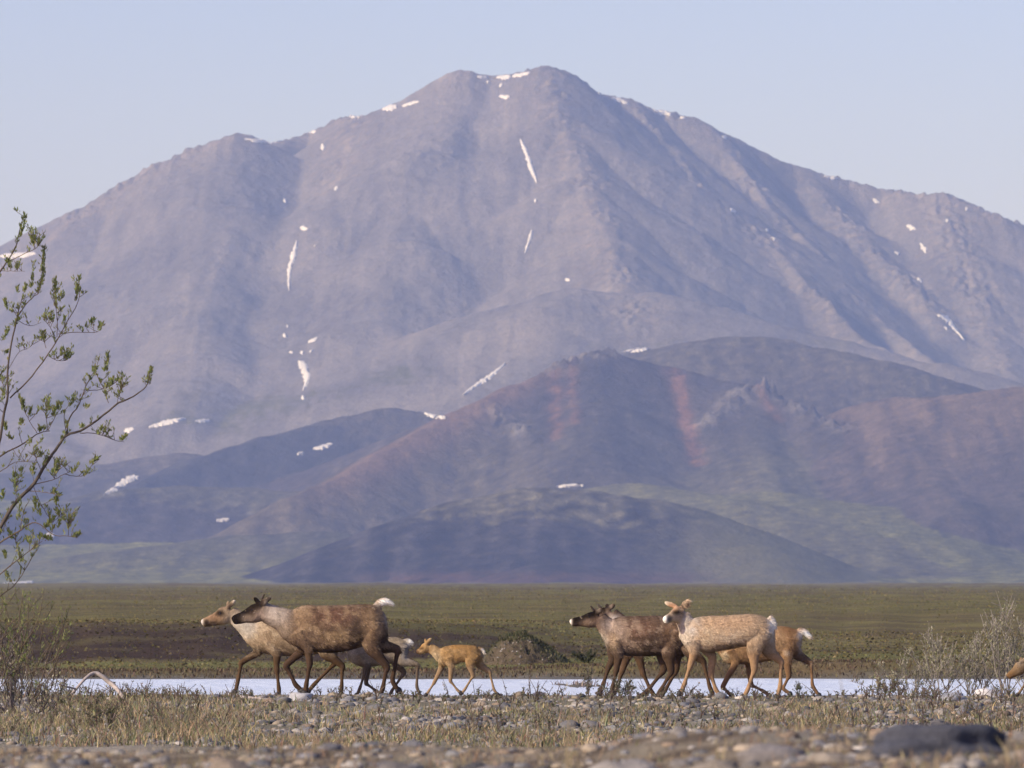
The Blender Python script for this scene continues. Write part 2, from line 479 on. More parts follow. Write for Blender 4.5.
mx = np.linspace(-1180, 1180, 800)
my = np.concatenate([np.arange(3850, 4250, 8.0), np.arange(4250, 4560, 3.2), np.arange(4560, 5200, 6.5), np.arange(5200, 5680, 3.6), np.arange(5680, 6950, 6.5),
                     np.arange(6950, 8320, 4.2), np.arange(8320, 9400, 30)])
MX, MY = np.meshgrid(mx, my)
MZ, NEAR, RID = mountain_z(MX, MY)
nr, nc = MX.shape
MV = np.stack([MX, MY, MZ], -1).reshape(-1, 3)
i = np.arange(nr - 1)[:, None]; j = np.arange(nc - 1)[None, :]
MF = np.stack([i * nc + j, i * nc + j + 1, (i + 1) * nc + j + 1, (i + 1) * nc + j], -1).reshape(-1, 4)

# ground cover colours of the mountain (stone kinds, lichen, tundra), by place, height and steepness
gyv, gxv = np.gradient(MZ)
DX = np.gradient(MX, axis=1); DY = np.gradient(MY, axis=0)
SL = np.hypot(gxv / DX, gyv / DY).ravel()
X, Y, Z = MV[:, 0], MV[:, 1], MV[:, 2]
scree = np.array([0.146, 0.135, 0.126]); warm = np.array([0.168, 0.147, 0.126]); slate = np.array([0.030, 0.026, 0.022])
tun_g = np.array([0.092, 0.088, 0.034]); tun_b = np.array([0.104, 0.080, 0.042]); rust = np.array([0.17, 0.092, 0.055])
MC = np.tile(scree, (len(MV), 1))
f1 = fbm(X / 160, Y / 240, 5); f2 = fbm(X / 22, Y / 260, 4); f3 = fbm(X / 15, Y / 15, 3)
MC = mix(MC, warm, np.clip(0.35 + 0.8 * f1 + 0.35 * f2, 0, 1) * 0.65)
MC = mix(MC, slate * 2.6, np.clip(0.18 - 0.6 * f1 + 0.5 * f3, 0, 0.7))
crag = (np.exp(-(NEAR / 40.0) ** 2).ravel()) * smooth(150, 420, Z)
MC = mix(MC, np.array([0.195, 0.165, 0.135]), np.clip(crag * (0.35 + 0.9 * f3), 0, 0.8))
# the foothills are darker than the upper slopes
MC = mix(MC, MC * 0.42, (1 - smooth(230, 300, Z)) * (1 - smooth(6400, 6700, Y)))
# tundra on the gentle lower ground
gentle = (1 - smooth(0.20, 0.40, SL + 0.06 * f1)) * (1 - smooth(200, 330, Z + 60 * f1))
MC = mix(MC, mix(np.tile(tun_g, (len(MV), 1)), tun_b, np.clip(0.45 + 0.8 * f1, 0, 1)), np.clip(gentle, 0, 1) * 0.9)
low = (1 - smooth(230, 300, Z)) * (1 - smooth(6400, 6700, Y))
steep_low = smooth(0.26, 0.42, SL + 0.05 * f3) * low
MC = mix(MC, slate * 1.05, np.clip(steep_low * (0.75 + 0.4 * f1), 0, 0.95))  # steep lower faces darkened further
# each foothill has its own cover
rid = RID.ravel()
HILLS = {17: ((0.078, 0.068, 0.046), (0.050, 0.040, 0.036)), 18: ((0.034, 0.030, 0.030), (0.085, 0.072, 0.046)), 19: ((0.026, 0.024, 0.026), (0.085, 0.074, 0.046)), 20: ((0.040, 0.034, 0.032), (0.085, 0.078, 0.045)),
         21: ((0.095, 0.070, 0.048), (0.052, 0.042, 0.038)), 22: ((0.085, 0.064, 0.046), (0.055, 0.046, 0.038)), 23: ((0.060, 0.048, 0.040), (0.050, 0.042, 0.036)), 24: ((0.052, 0.045, 0.034), (0.030, 0.028, 0.027)),
         25: ((0.070, 0.066, 0.046), (0.040, 0.036, 0.036)), 26: ((0.075, 0.064, 0.048), (0.05, 0.045, 0.04)), 27: ((0.060, 0.058, 0.042), (0.105, 0.102, 0.040)), 28: ((0.072, 0.066, 0.042), (0.028, 0.026, 0.026)), 29: ((0.034, 0.031, 0.030), (0.026, 0.024, 0.025)),
         30: ((0.115, 0.110, 0.040), (0.100, 0.100, 0.036)), 31: ((0.112, 0.107, 0.042), (0.082, 0.078, 0.040)), -1: ((0.125, 0.123, 0.036), (0.125, 0.123, 0.036))}
for q, (c_top, c_low) in HILLS.items():
    sel = rid == q
    if not sel.any(): continue
    Zs = Z[sel]; hi_ = np.percentile(Zs, 96); lo_ = np.percentile(Zs, 10)
    t = np.clip((Zs - lo_) / (hi_ - lo_ + 1e-6) + 0.35 * f1[sel] + 0.2 * f3[sel], 0, 1)
    t = smooth(0.55, 0.95, t) if q in (28, 24, 25) else t
    cc = mix(np.tile(np.array(c_low), (sel.sum(), 1)), c_top, t)
    cc = cc * np.clip(1 + 0.35 * f3[sel] + 0.25 * f2[sel] + 0.45 * smooth(0.3, 0.55, fbm(X[sel] / 9, Y[sel] / 12, 2)) - 0.3 * smooth(0.3, 0.6, fbm(X[sel] / 14 + 9, Y[sel] / 20, 2)), 0.35, 2.2)[:, None]
    if q in (28, 29): cc = cc * np.clip(1 + 0.55 * f2[sel] + 0.4 * f3[sel], 0.4, 2)[:, None]; cc = mix(cc, (0.100, 0.096, 0.042), smooth(105, 175, X[sel] + 30 * f1[sel]) * 0.9)
    w_ = 0.88 if q != -1 else 0.88 * (1 - smooth(6300, 6800, Y[sel]))
    MC[sel] = mix(MC[sel], cc, np.broadcast_to(w_, (sel.sum(),)))
# bare pale rock on the broken bands
for P in BANDS:
    dd = np.full(X.shape, 1e9)
    for a, b in zip(P[:-1], P[1:]):
        dd = np.minimum(dd, seg_dist(X, Y, (*a, 0), (*b, 0))[0])
    MC = mix(MC, (0.150, 0.135, 0.118), np.clip(np.exp(-(dd / 12.0) ** 2) * (0.55 + 0.9 * f3), 0, 0.85))
# rust-brown crests and streaks on the streaked hill
PXC = 512 + FPX * X / Y; PYC = HOR - FPX * (Z - CAM_Z) / Y
hill = smooth(5050, 5200, Y) * (1 - smooth(5690, 5730, Y))


def streak(xm0, xm1, y0, y1, half):
    """a run of rust-stained stones lying on the hill from (xm0,y0) down to (xm1,y1), metres"""
    t = np.clip((Y - y0) / (y1 - y0), 0, 1)
    xc = xm0 + (xm1 - xm0) * t + 4 * perlin(Y / 25, X * 0 + xm0)
    return np.exp(-((X - xc) / half) ** 2) * (Y < y0 + 8) * (Y > y1) * (0.65 + 0.5 * f3)


st = streak(158, 178, 5640, 5390, 7.5) + streak(166, 172, 5600, 5420, 4) + 0.7 * streak(42, 44, 5600, 5420, 6) + 0.6 * streak(60, 60, 5620, 5450, 5) + 0.7 * streak(235, 262, 5600, 5500, 5)
MC = mix(MC, rust, np.clip(st * hill, 0, 0.85))
crest_l = np.exp(-(NEAR.ravel() / 28.0) ** 2) * hill * smooth(-230, -120, X) * (1 - smooth(-20, 60, X))
MC = mix(MC, np.array([0.15, 0.098, 0.068]), np.clip(crest_l, 0, 0.7))
MC = mix(MC, np.array([0.125, 0.092, 0.062]), np.clip((smooth(320, 370, X) * smooth(5150, 5300, Y) * (1 - smooth(5480, 5560, Y))) * (0.5 + 0.6 * f2), 0, 0.8))
# willow scrub, red-brown, along the foot of the front hill
foot = np.exp(-((Z - 4) / 5.0) ** 2) * smooth(-150, -60, X) * (1 - smooth(120, 170, X)) * (1 - smooth(4350, 4420, Y))
MC = mix(MC, np.array([0.075, 0.045, 0.036]), np.clip(foot * (0.8 + 0.6 * f3), 0, 0.9))
MC *= np.clip(1 + 0.16 * f2 + 0.16 * f3 + 0.10 * fbm(X / 6, Y / 9, 2), 0.4, 1.8)[:, None]
mountain = build("mountain", MV, MF, M_ROCK, np.clip(MC, 0.01, 0.9))
tag(mountain, "broad grey scree mountain with snow streaks and brown foothills", kind="structure")


# ---- snow patches: each is a thin drift lying on the mountain where the photograph shows it
def terrain_at(x, y):
    fx = np.interp(x, mx, np.arange(len(mx))); fy = np.interp(y, my, np.arange(len(my)))
    ix = np.clip(fx.astype(int), 0, len(mx) - 2); iy = np.clip(fy.astype(int), 0, len(my) - 2)
    tx, ty = fx - ix, fy - iy
    return (MZ[iy, ix] * (1 - tx) + MZ[iy, ix + 1] * tx) * (1 - ty) + (MZ[iy + 1, ix] * (1 - tx) + MZ[iy + 1, ix + 1] * tx) * ty


_marchY = np.arange(4000, 9380, 3.0)


def find_on_slope(u, v, y0=4000):
    """where the sight line towards (u, v) first meets the mountain"""
    Ym = _marchY[_marchY >= y0]
    for dv in np.arange(0, 14, 0.5):
        zr = CAM_Z + (HOR - v - dv) / FPX * Ym
        zt = terrain_at((u - 512) / FPX * Ym, Ym)
        hit = np.nonzero(zt > zr)[0]
        if len(hit):
            k = hit[0]
            return (u - 512) / FPX * Ym[k], Ym[k]
    return None


SNOW = [
    ([(297, 241), (293, 258), (289, 275), (289, 291)], [3, 3, 2.4, 1.4]), ([(300, 228), (308, 230)], [2.5, 2]),
    ([(298, 362), (304, 368), (307, 378), (303, 391)], [3, 5, 4, 1.8]), ([(302, 396), (304, 400)], [1.5, 1.5]),
    ([(308, 343), (318, 338)], [1.6, 1.2]), ([(284, 334), (286, 338)], [2, 2]), ([(300, 353), (304, 353)], [1.5, 1.2]), ([(309, 353), (314, 351)], [1, 1]),
    ([(289, 353), (293, 353)], [1, 1]), ([(288, 326), (287, 328)], [1, 1]),
    ([(463, 396), (475, 387), (490, 377), (506, 364)], [1.2, 2.2, 2.4, 1.6]),
    ([(149, 428), (160, 425), (172, 422), (186, 419)], [1.6, 2.8, 2.8, 1.2]), ([(124, 432), (134, 429)], [2.6, 1.8]), ([(195, 422), (210, 421)], [1.2, 1.6]),
    ([(104, 496), (114, 490), (124, 483), (132, 479), (139, 478)], [1.2, 2.8, 4.0, 4.2, 2.4]),
    ([(46, 536), (55, 536)], [1.8, 2.0]), ([(0, 586), (14, 585), (34, 583)], [2.2, 2.2, 1.2]), ([(216, 522), (230, 521)], [0.8, 1.2]),
    ([(424, 414), (434, 417), (446, 419)], [1.4, 2.6, 1.6]), ([(313, 450), (323, 448), (333, 445)], [1.0, 2.6, 1.4]), ([(297, 455), (304, 454)], [1.6, 1.6]),
    ([(622, 353), (636, 351), (650, 349)], [0.8, 1.9, 1.2]), ([(556, 488), (568, 487), (584, 487)], [0.8, 1.2, 0.8]),
    ([(520, 140), (526, 153), (531, 168), (537, 184)], [1.6, 2.6, 2.8, 1.8]), ([(532, 231), (529, 242), (525, 254)], [1.8, 1.8, 1.8]),
    ([(535, 200), (536, 203)], [1.2, 1.2]), ([(565, 280), (570, 281)], [1.5, 1.2]),
    ([(244, 140), (262, 141.5), (282, 139)], [1.0, 2.0, 0.9]), ([(306, 133), (316, 132)], [1.4, 1.2]), ([(349, 118), (356, 116), (363, 116)], [1.4, 2.6, 1.4]),
    ([(382, 110), (390, 108), (397, 106)], [1.6, 3.2, 2.8]), ([(402, 107), (410, 104), (419, 102)], [1, 1.6, 1.2]), ([(477, 78), (488, 78)], [1.4, 1.4]),
    ([(496, 78), (504, 78), (511, 77)], [1.4, 2.4, 2]), ([(500, 85), (502, 87)], [2.2, 2]), ([(499, 97), (510, 98)], [1.4, 2.0]), ([(512, 77), (522, 75), (530, 73)], [1.8, 2.2, 1.2]), ([(487, 82), (489, 84)], [1.4, 1.4]),
    ([(322, 144), (323, 151)], [2.2, 2.2]), ([(334, 190), (338, 187)], [2, 1.6]), ([(284, 199), (286, 204)], [1.2, 1.2]), ([(315, 246), (315, 248)], [1.3, 1.2]),
    ([(611, 99), (620, 101), (628, 105)], [1, 2.2, 1.4]), ([(652, 110), (662, 113.5), (671, 116)], [1.2, 2.8, 1.8]), ([(680, 118), (686, 119)], [1.4, 1.4]), ([(598, 93), (602, 95)], [1.2, 1]),
    ([(722, 137), (727, 139)], [1.6, 1.2]), ([(766, 229), (768, 232)], [1.6, 1.6]), ([(770, 238), (776, 241)], [1.4, 1.4]), ([(730, 209), (736, 213)], [1, 1.2]),
    ([(824, 177), (837, 179)], [1.2, 1.4]), ([(872, 200), (880, 204)], [1.2, 1.6]), ([(906, 226), (916, 230)], [1.2, 2.2]), ([(920, 244), (924, 249), (926, 254)], [1.6, 3, 1.4]),
    ([(917, 279), (922, 283)], [1.2, 1.4]), ([(936, 316), (946, 319), (953, 327), (964, 341)], [1, 3, 2.2, 0.9]), ([(944, 328), (947, 330)], [1.2, 1]), ([(946, 220), (948, 223)], [1.4, 1.4]),
    ([(0, 257), (16, 256), (36, 254)], [2.4, 3.4, 2.4]), ([(966, 208), (967, 211)], [1.3, 1.3]), ([(894, 253), (900, 255)], [1.2, 1.2]),
]
for q, (line, wid) in enumerate(SNOW):
    ln = max(6, int(sum(math.dist(a, b) for a, b in zip(line[:-1], line[1:])) / 0.9))
    if len(line) == 2:
        mid = ((line[0][0] + line[1][0]) / 2, (line[0][1] + line[1][1]) / 2)
        line = [line[0], mid, line[1]]; wid = [wid[0], max(wid) * 1.15, wid[1]]
    c = spline(line, ln); w = np.maximum(spline(np.array(wid, float)[:, None], ln)[:, 0] * 0.82, 0.45)
    T = np.gradient(c, axis=0); T /= np.linalg.norm(T, axis=1)[:, None] + 1e-9
    Nn = np.stack([-T[:, 1], T[:, 0]], -1)
    ends = np.sqrt(np.clip(1 - np.abs(np.linspace(-1, 1, ln)) ** 3, 0.04, 1))
    rows = []
    ok = True
    for k_ in range(ln):
        e0 = 1 + 0.75 * float(perlin(k_ * 0.62 + q * 3.1, 0.5)); e1 = 1 + 0.75 * float(perlin(k_ * 0.62 + q * 3.1, 7.5))
        for s_ in np.linspace(-1, 1, 7):
            hw = w[k_] * ends[k_] * (e0 if s_ < 0 else e1)
            u, v = c[k_] + Nn[k_] * s_ * hw
            h = find_on_slope(u, v)
            if h is None:
                ok = False; break
            lift = 1.6 * (1 - abs(s_) ** 2.5) + 0.25 if 0 < k_ < ln - 1 else 0.2
            rows.append((h[0], h[1] - 0.6 * lift, float(terrain_at(np.array([h[0]]), np.array([h[1]]))[0]) + lift))
        if not ok: break
    if not ok: continue
    Vs = np.array(rows)
    i = np.arange(ln - 1)[:, None]; j = np.arange(6)[None, :]
    Fs = np.stack([i * 7 + j, i * 7 + j + 1, (i + 1) * 7 + j + 1, (i + 1) * 7 + j], -1).reshape(-1, 4)
    # leave out quads that bridge two different slopes
    span = np.ptp(Vs[Fs][:, :, 1], axis=1)
    Fs = Fs[span < 160]
    if len(Fs):
        build("snow_patch", Vs, Fs, M_SNOW, parent=mountain)

# ------------------------------------------------------------------ tundra tufts on the plain and grass on the gravel bar (nobody could count them)
def on_screen_row(py, z):
    return FPX * (CAM_Z - z) / (py - HOR)


def blades(name, P, H, Wd, lean, col, mat, segs=2, label=None, parent=None):
    """one ribbon blade per point: P (n,3) foot, H height, Wd width, lean (n,2) tip offset"""
    n = len(P)
    ang = rng.random(n) * np.pi
    side = np.stack([np.cos(ang), np.sin(ang) * 0.6, np.zeros(n)], -1) * (Wd / 2)[:, None]
    tip = P + np.stack([lean[:, 0], lean[:, 1], H], -1)
    mid = P + np.stack([lean[:, 0] * 0.3, lean[:, 1] * 0.3, H * 0.55], -1)
    V = np.stack([P - side, P + side, mid - side * 0.8, mid + side * 0.8, tip], 1).reshape(-1, 3)
    b = np.arange(n)[:, None] * 5
    F4 = b + np.array([[0, 1, 3, 2]]); F3 = b + np.array([[2, 3, 4]])
    C = np.repeat(col, 5, axis=0)
    o = build(name, V, [F4, F3], mat, C, True, parent)
    if label: tag(o, label, kind="stuff")
    return o


def palette(n, cols, p, jitter=0.18):
    c = np.array(cols)[rng.choice(len(cols), n, p=p)]
    return c * (1 + jitter * rng.standard_normal((n, 1))) * (1 + 0.06 * rng.standard_normal((n, 3)))


n = 60000
py = 586 + (667 - 586) * rng.random(n) ** 1.0
D = np.clip(on_screen_row(py, 0.42), 112, 1500)
nearm = py > 625
D[nearm] = rng.uniform(112, 160, nearm.sum())
X = (rng.random(n) * 2 - 1) * D * 0.115
Zt = ground_z(X, D)
H = np.clip(0.00015 * D, 0.02, 0.14) * rng.uniform(0.4, 1.6, n)
rwn = smooth(-0.02, 0.05, X / D)
C = palette(n, [(0.168, 0.146, 0.046), (0.225, 0.185, 0.075), (0.125, 0.098, 0.042), (0.135, 0.132, 0.042)], [0.42, 0.24, 0.22, 0.12], 0.10)
slope_shade = smooth(124, 128, D) * (1 - smooth(137, 148, D)) * (1 - 0.75 * rwn)
C = mix(C, palette(n, [(0.070, 0.047, 0.031), (0.050, 0.034, 0.024), (0.12, 0.088, 0.045)], [0.5, 0.3, 0.2], 0.1), slope_shade)  # tufts take on the painted shade of the left slope
stp = smooth(112.5, 114, D) * (1 - smooth(122, 125, D))
C = mix(C, palette(n, [(0.14, 0.125, 0.045), (0.10, 0.105, 0.035)], [0.6, 0.4]), stp * 0.8)
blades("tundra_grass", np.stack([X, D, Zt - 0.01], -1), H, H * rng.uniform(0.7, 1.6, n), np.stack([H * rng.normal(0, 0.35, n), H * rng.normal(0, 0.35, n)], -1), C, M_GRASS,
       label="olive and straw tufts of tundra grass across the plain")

n = 16000
X = rng.uniform(-15, 15, n); D = rng.uniform(112.5, 158, n); H = rng.uniform(0.015, 0.06, n)
rwn = smooth(-0.02, 0.05, X / D)
C = palette(n, [(0.150, 0.130, 0.045), (0.110, 0.085, 0.042), (0.080, 0.060, 0.034), (0.185, 0.150, 0.065)], [0.4, 0.3, 0.15, 0.15])
C = mix(C, C * 0.62, smooth(124, 128, D) * (1 - smooth(136, 150, D)) * (1 - 0.75 * rwn))  # blades darkened to match the shade painted on the left slope
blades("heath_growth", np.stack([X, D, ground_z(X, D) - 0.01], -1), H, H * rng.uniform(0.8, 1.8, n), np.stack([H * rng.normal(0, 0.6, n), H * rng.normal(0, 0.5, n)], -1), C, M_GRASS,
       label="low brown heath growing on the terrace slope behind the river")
# reddish blades added on the spit to stand in for grass reflected in the water
n = 900
X = rng.normal(1.25, 0.75, n); D = rng.normal(103, 3.2, n)
k_ = ground_z(X, D) > WATER_Z - 0.03
X, D = X[k_], D[k_]; n = len(X); H = rng.uniform(0.03, 0.12, n)
blades("spit_reflection", np.stack([X, D, ground_z(X, D) - 0.01], -1), H, H * 0.16, np.stack([H * rng.normal(0, 0.4, n), H * rng.normal(0, 0.4, n)], -1), palette(n, [(0.26, 0.18, 0.14), (0.34, 0.27, 0.2), (0.17, 0.11, 0.085)], [0.4, 0.35, 0.25]), M_GRASS,
       label="thin reddish blades standing in for grass reflected in the river")
# overhanging dark sedge along the far bank
n = 12000
X = rng.uniform(-13, 13, n)
edge = 110.6 + 0.9 * perlin(X * 0.12 + 5, 1.7) + 0.4 * perlin(X * 0.5, 8.2)
D = edge + rng.uniform(0.1, 2.6, n)
H = rng.uniform(0.02, 0.09, n)
C = palette(n, [(0.105, 0.072, 0.045), (0.165, 0.130, 0.068), (0.065, 0.045, 0.032)], [0.4, 0.35, 0.25])
blades("bank_sedge", np.stack([X, D, ground_z(X, D) - 0.01], -1), H, H * 0.4, np.stack([H * rng.normal(0, 0.4, n), H * rng.normal(0, 0.4, n)], -1), C, M_GRASS,
       label="dark reddish sedge along the far bank of the river")

# grass and sprigs on the gravel bar
n = 95000
pyv = 696 + 52 * rng.random(n)
D = np.clip(on_screen_row(pyv, 0.0), 46, 76.5)
X = (rng.random(n) * 2 - 1) * D * 0.105
dens = 0.40 + 0.95 * fbm(X * 0.75, D * 0.2, 3) + 0.16 * (1 - smooth(-0.055, -0.02, X / D)) + 0.28 * smooth(71, 74, D)
keep = rng.random(n) < dens
X, D = X[keep], D[keep]; n = len(X)
left = 1 - smooth(-0.06, -0.03, X / D)
H = (0.02 + 0.10 * rng.random(n) ** 1.6) * (1 + 0.35 * left) * np.where(rng.random(n) < 0.05, 1.7, 1.0) * (1 - 0.55 * smooth(64, 71, D) * (1 - 0.6 * left))
C = palette(n, [(0.37, 0.285, 0.155), (0.225, 0.205, 0.098), (0.26, 0.20, 0.14), (0.165, 0.172, 0.082), (0.22, 0.135, 0.09)], [0.24, 0.24, 0.20, 0.22, 0.10], 0.32)
blades("gravel_bar_grass", np.stack([X, D, ground_z(X, D) - 0.01], -1), H, rng.uniform(0.007, 0.016, n), np.stack([H * rng.normal(0, 0.45, n), H * rng.normal(0, 0.45, n)], -1), C, M_GRASS,
       label="dry straw and grey green grass growing between the stones of the gravel bar")

# small leafy sprigs (dwarf willow, fireweed) along the crest of the bar, standing against the water
mb = MB()
for q in range(760):
    py_ = R.uniform(697, 738) if q > 400 else R.uniform(695.5, 702)
    xx = R.uniform(-20, 1040)
    if q % 3 == 0: xx = R.choice([R.uniform(0, 200), R.uniform(600, 700), R.uniform(870, 1030), R.uniform(440, 560)])
    d = min(75.6, on_screen_row(py_, 0.0))
    x_ = (xx - 512) / FPX * d
    base = np.array([x_, d, float(ground_z(x_, d)) - 0.01])
    h = R.uniform(0.07, 0.20) * (1.35 if xx < 200 or xx > 860 else (0.75 if q % 7 else 1.6))
    for s_ in range(R.randint(1, 4)):
        lx, ly = R.gauss(0, 0.28) * h, R.gauss(0, 0.28) * h
        top = base + np.array([lx, ly, h * R.uniform(0.6, 1.0)])
        midp = (base + top) / 2 + np.array([-lx * 0.25, 0, 0])
        c = R.choice([(0.11, 0.085, 0.07), (0.16, 0.12, 0.09), (0.09, 0.06, 0.05)])
        mb.tube(np.array([base, midp, top]), [0.006, 0.005, 0.003], seg=3, col=c)
        for k_ in range(R.randint(2, 7)):
            t = R.uniform(0.35, 1.0)
            p_ = base * (1 - t) + top * t
            a_ = R.uniform(0, 6.28); l_ = R.uniform(0.015, 0.04)
            dirv = np.array([math.cos(a_), math.sin(a_), R.uniform(0.2, 1.2)]); dirv /= np.linalg.norm(dirv)
            sv = np.cross(dirv, [R.random() - .5, R.random() - .5, R.random() - .5]); sv /= np.linalg.norm(sv) + 1e-9
            g = R.choice([(0.14, 0.15, 0.07), (0.20, 0.18, 0.10), (0.10, 0.12, 0.05), (0.24, 0.17, 0.12)])
            mb.add([p_, p_ + dirv * l_ * 0.5 + sv * l_ * 0.25, p_ + dirv * l_, p_ + dirv * l_ * 0.5 - sv * l_ * 0.25], [[0, 1, 2, 3]], None, g)
o = mb.build("leafy_sprigs", M_LEAF)
o.name = "sprig_growth"
tag(o, "small twiggy green sprigs along the crest of the gravel bar", kind="stuff")

# dry stems close to the camera, out of focus
n = 22000
D = rng.uniform(16, 32, n); X = (rng.random(n) * 2 - 1) * D * 0.11
k_ = rng.random(n) < np.clip(0.45 + 0.9 * perlin(X * 2.2, D * 0.7), 0.08, 0.95)
X, D = X[k_], D[k_]; n = len(X)
H = rng.uniform(0.02, 0.085, n) * np.clip(0.6 + 0.9 * perlin(X * 1.7 + 4, D * 0.5), 0.3, 1.4)
C = palette(n, [(0.38, 0.29, 0.165), (0.26, 0.195, 0.115), (0.19, 0.175, 0.09), (0.21, 0.13, 0.085)], [0.4, 0.3, 0.15, 0.15])
P = np.stack([X, D, ground_z(X, D) - 0.005], -1); L = np.stack([H * rng.normal(0, 0.5, n), H * rng.normal(0, 0.5, n)], -1); Wd = rng.uniform(0.003, 0.008, n)
tall = [(562, 21, 0.37, 0.02), (566, 21.3, 0.33, 0.03), (570, 20.8, 0.30, 0.03), (846, 21, 0.40, -0.045), (850, 21.2, 0.30, -0.02), (476, 24, 0.30, -0.03), (716, 20, 0.13, 0.01), (722, 20.3, 0.12, 0.02), (730, 20, 0.10, -0.01)]
tp = np.array([[(a - 512) / FPX * d, d, float(ground_z((a - 512) / FPX * d, d))] for a, d, h, l in tall])
P = np.concatenate([P, tp]); H = np.concatenate([H, [t[2] for t in tall]]); L = np.concatenate([L, [[t[3], 0.0] for t in tall]])
Wd = np.concatenate([Wd, [0.008] * 3 + [0.005] * 3 + [0.010] * 3]); C = np.concatenate([C, np.tile([0.34, 0.27, 0.15], (len(tall), 1))])
blades("dry_stems", P, H, Wd, L, C, M_GRASS).name = "foreground_grass"
tag(bpy.data.objects["foreground_grass"], "blurred dry straw stems on the near rise of the gravel bar", kind="stuff")

# ------------------------------------------------------------------ stones
import bmesh


def ico(sub):
    bm = bmesh.new(); bmesh.ops.create_icosphere(bm, subdivisions=sub, radius=1.0)
    V = np.array([v.co[:] for v in bm.verts]); F = np.array([[v.index for v in f.verts] for f in bm.faces]); bm.free()
    return V, F


ICO1, ICO2, ICO3, ICO4 = ico(1), ico(2), ico(3), ico(4)


def stone_shape(base, seed, flat=0.55, rough=0.22):
    V, F = base
    r_ = np.random.default_rng(seed)
    o1, o2 = r_.random(2) * 50
    d = 1 + rough * (perlin(V[:, 0] * 1.1 + o1, V[:, 1] * 1.1 + V[:, 2] * 1.7 + o2) + 0.5 * perlin(V[:, 0] * 2.3 + V[:, 2] + o2, V[:, 1] * 2.3 - V[:, 2] + o1))
    Vn = V * d[:, None]
    for k in range(4):          # a few worn facets
        nrm = r_.normal(size=3); nrm /= np.linalg.norm(nrm); c = r_.uniform(0.62, 0.88)
        s = Vn @ nrm
        Vn = Vn - np.clip(s - c, 0, None)[:, None] * nrm * 0.8
    return Vn * np.array([1.0, r_.uniform(0.65, 0.95), flat * r_.uniform(0.8, 1.25)]), F


STONE_COLS = [(0.26, 0.235, 0.205), (0.185, 0.18, 0.175), (0.27, 0.22, 0.16), (0.135, 0.132, 0.138), (0.37, 0.335, 0.285), (0.22, 0.165, 0.115), (0.165, 0.15, 0.135), (0.09, 0.088, 0.09)]
STONE_P = np.array([0.19, 0.20, 0.13, 0.14, 0.12, 0.08, 0.09, 0.05])
protos = []
for k_ in range(16):
    Vs, Fs = stone_shape(ICO2, 100 + k_, 0.5, 0.32)
    c = np.array(STONE_COLS[k_ % 8]) * R.uniform(0.85, 1.1)
    protos.append(build("stone", Vs, [Fs], M_STONE, np.tile(c, (len(Vs), 1)), True, link=False))
n = 300
for k_ in range(n):
    pyv = R.uniform(697, 744)
    d = min(75.5, on_screen_row(pyv, 0.0)); xx = R.uniform(-15, 1040)
    if k_ % 3 == 0: xx = R.choice([R.uniform(840, 1040), R.uniform(200, 540), R.uniform(540, 720)])
    x_ = (xx - 512) / FPX * d
    o = bpy.data.objects.new("stone", protos[int(rng.choice(16, p=np.tile(STONE_P, 2) / 2))])
    s_ = R.uniform(0.04, 0.09) * (1.45 if R.random() < 0.18 else 1.0)
    o.scale = (s_, s_, s_); o.rotation_euler = (R.uniform(-.25, .25), R.uniform(-.25, .25), R.uniform(0, 6.28))
    o.location = (x_, d, float(ground_z(x_, d)) + s_ * 0.06)
    scene.collection.objects.link(o); o.parent = ground


def stone_mass(name, X, D, S, label, parent, cols=None, base=ICO1):
    sh = [stone_shape(base, 300 + k, 0.5, 0.34)[0] for k in range(12)]
    Vb, Fb = base; n = len(X)
    ang = rng.random(n) * 6.283; ca, sa = np.cos(ang), np.sin(ang)
    pick = rng.integers(0, 12, n); S3 = np.stack(sh)[pick] * S[:, None, None]
    Vx = S3[:, :, 0] * ca[:, None] - S3[:, :, 1] * sa[:, None] + X[:, None]
    Vy = S3[:, :, 0] * sa[:, None] + S3[:, :, 1] * ca[:, None] + D[:, None]
    Vz = S3[:, :, 2] + (ground_z(X, D) - S * 0.02)[:, None]
    V = np.stack([Vx, Vy, Vz], -1).reshape(-1, 3)
    F = (np.arange(n)[:, None, None] * len(Vb) + Fb[None]).reshape(-1, 3)
    C = np.array(STONE_COLS)[rng.choice(8, n, p=STONE_P)] * (1 + 0.15 * rng.standard_normal((n, 1)))
    o = build(name, V, [F], M_STONE, np.repeat(C, len(Vb), 0), True, parent)
    tag(o, label, kind="stuff")
    return o


n = 9500
pyv = 696.5 + 50 * rng.random(n)
D = np.clip(on_screen_row(pyv, 0.0), 46, 76.0); X = (rng.random(n) * 2 - 1) * D * 0.105
k_ = rng.random(n) < np.clip(0.50 - 0.5 * fbm(X * 0.55, D * 0.16, 3) + 0.2 * smooth(0.05, 0.08, X / D), 0.1, 1)
X, D = X[k_], D[k_]
stone_mass("gravel", X, D, rng.gamma(3.0, 0.013, len(X)) + 0.012, "rounded river gravel between the larger stones", ground)
n = 1700
D = rng.uniform(16, 30, n); X = (rng.random(n) * 2 - 1) * D * 0.11
stone_mass("near_gravel", X, D, np.minimum(rng.gamma(1.8, 0.014, n) + 0.006, 0.055), "blurred gravel on the near rise", ground, base=ICO2)

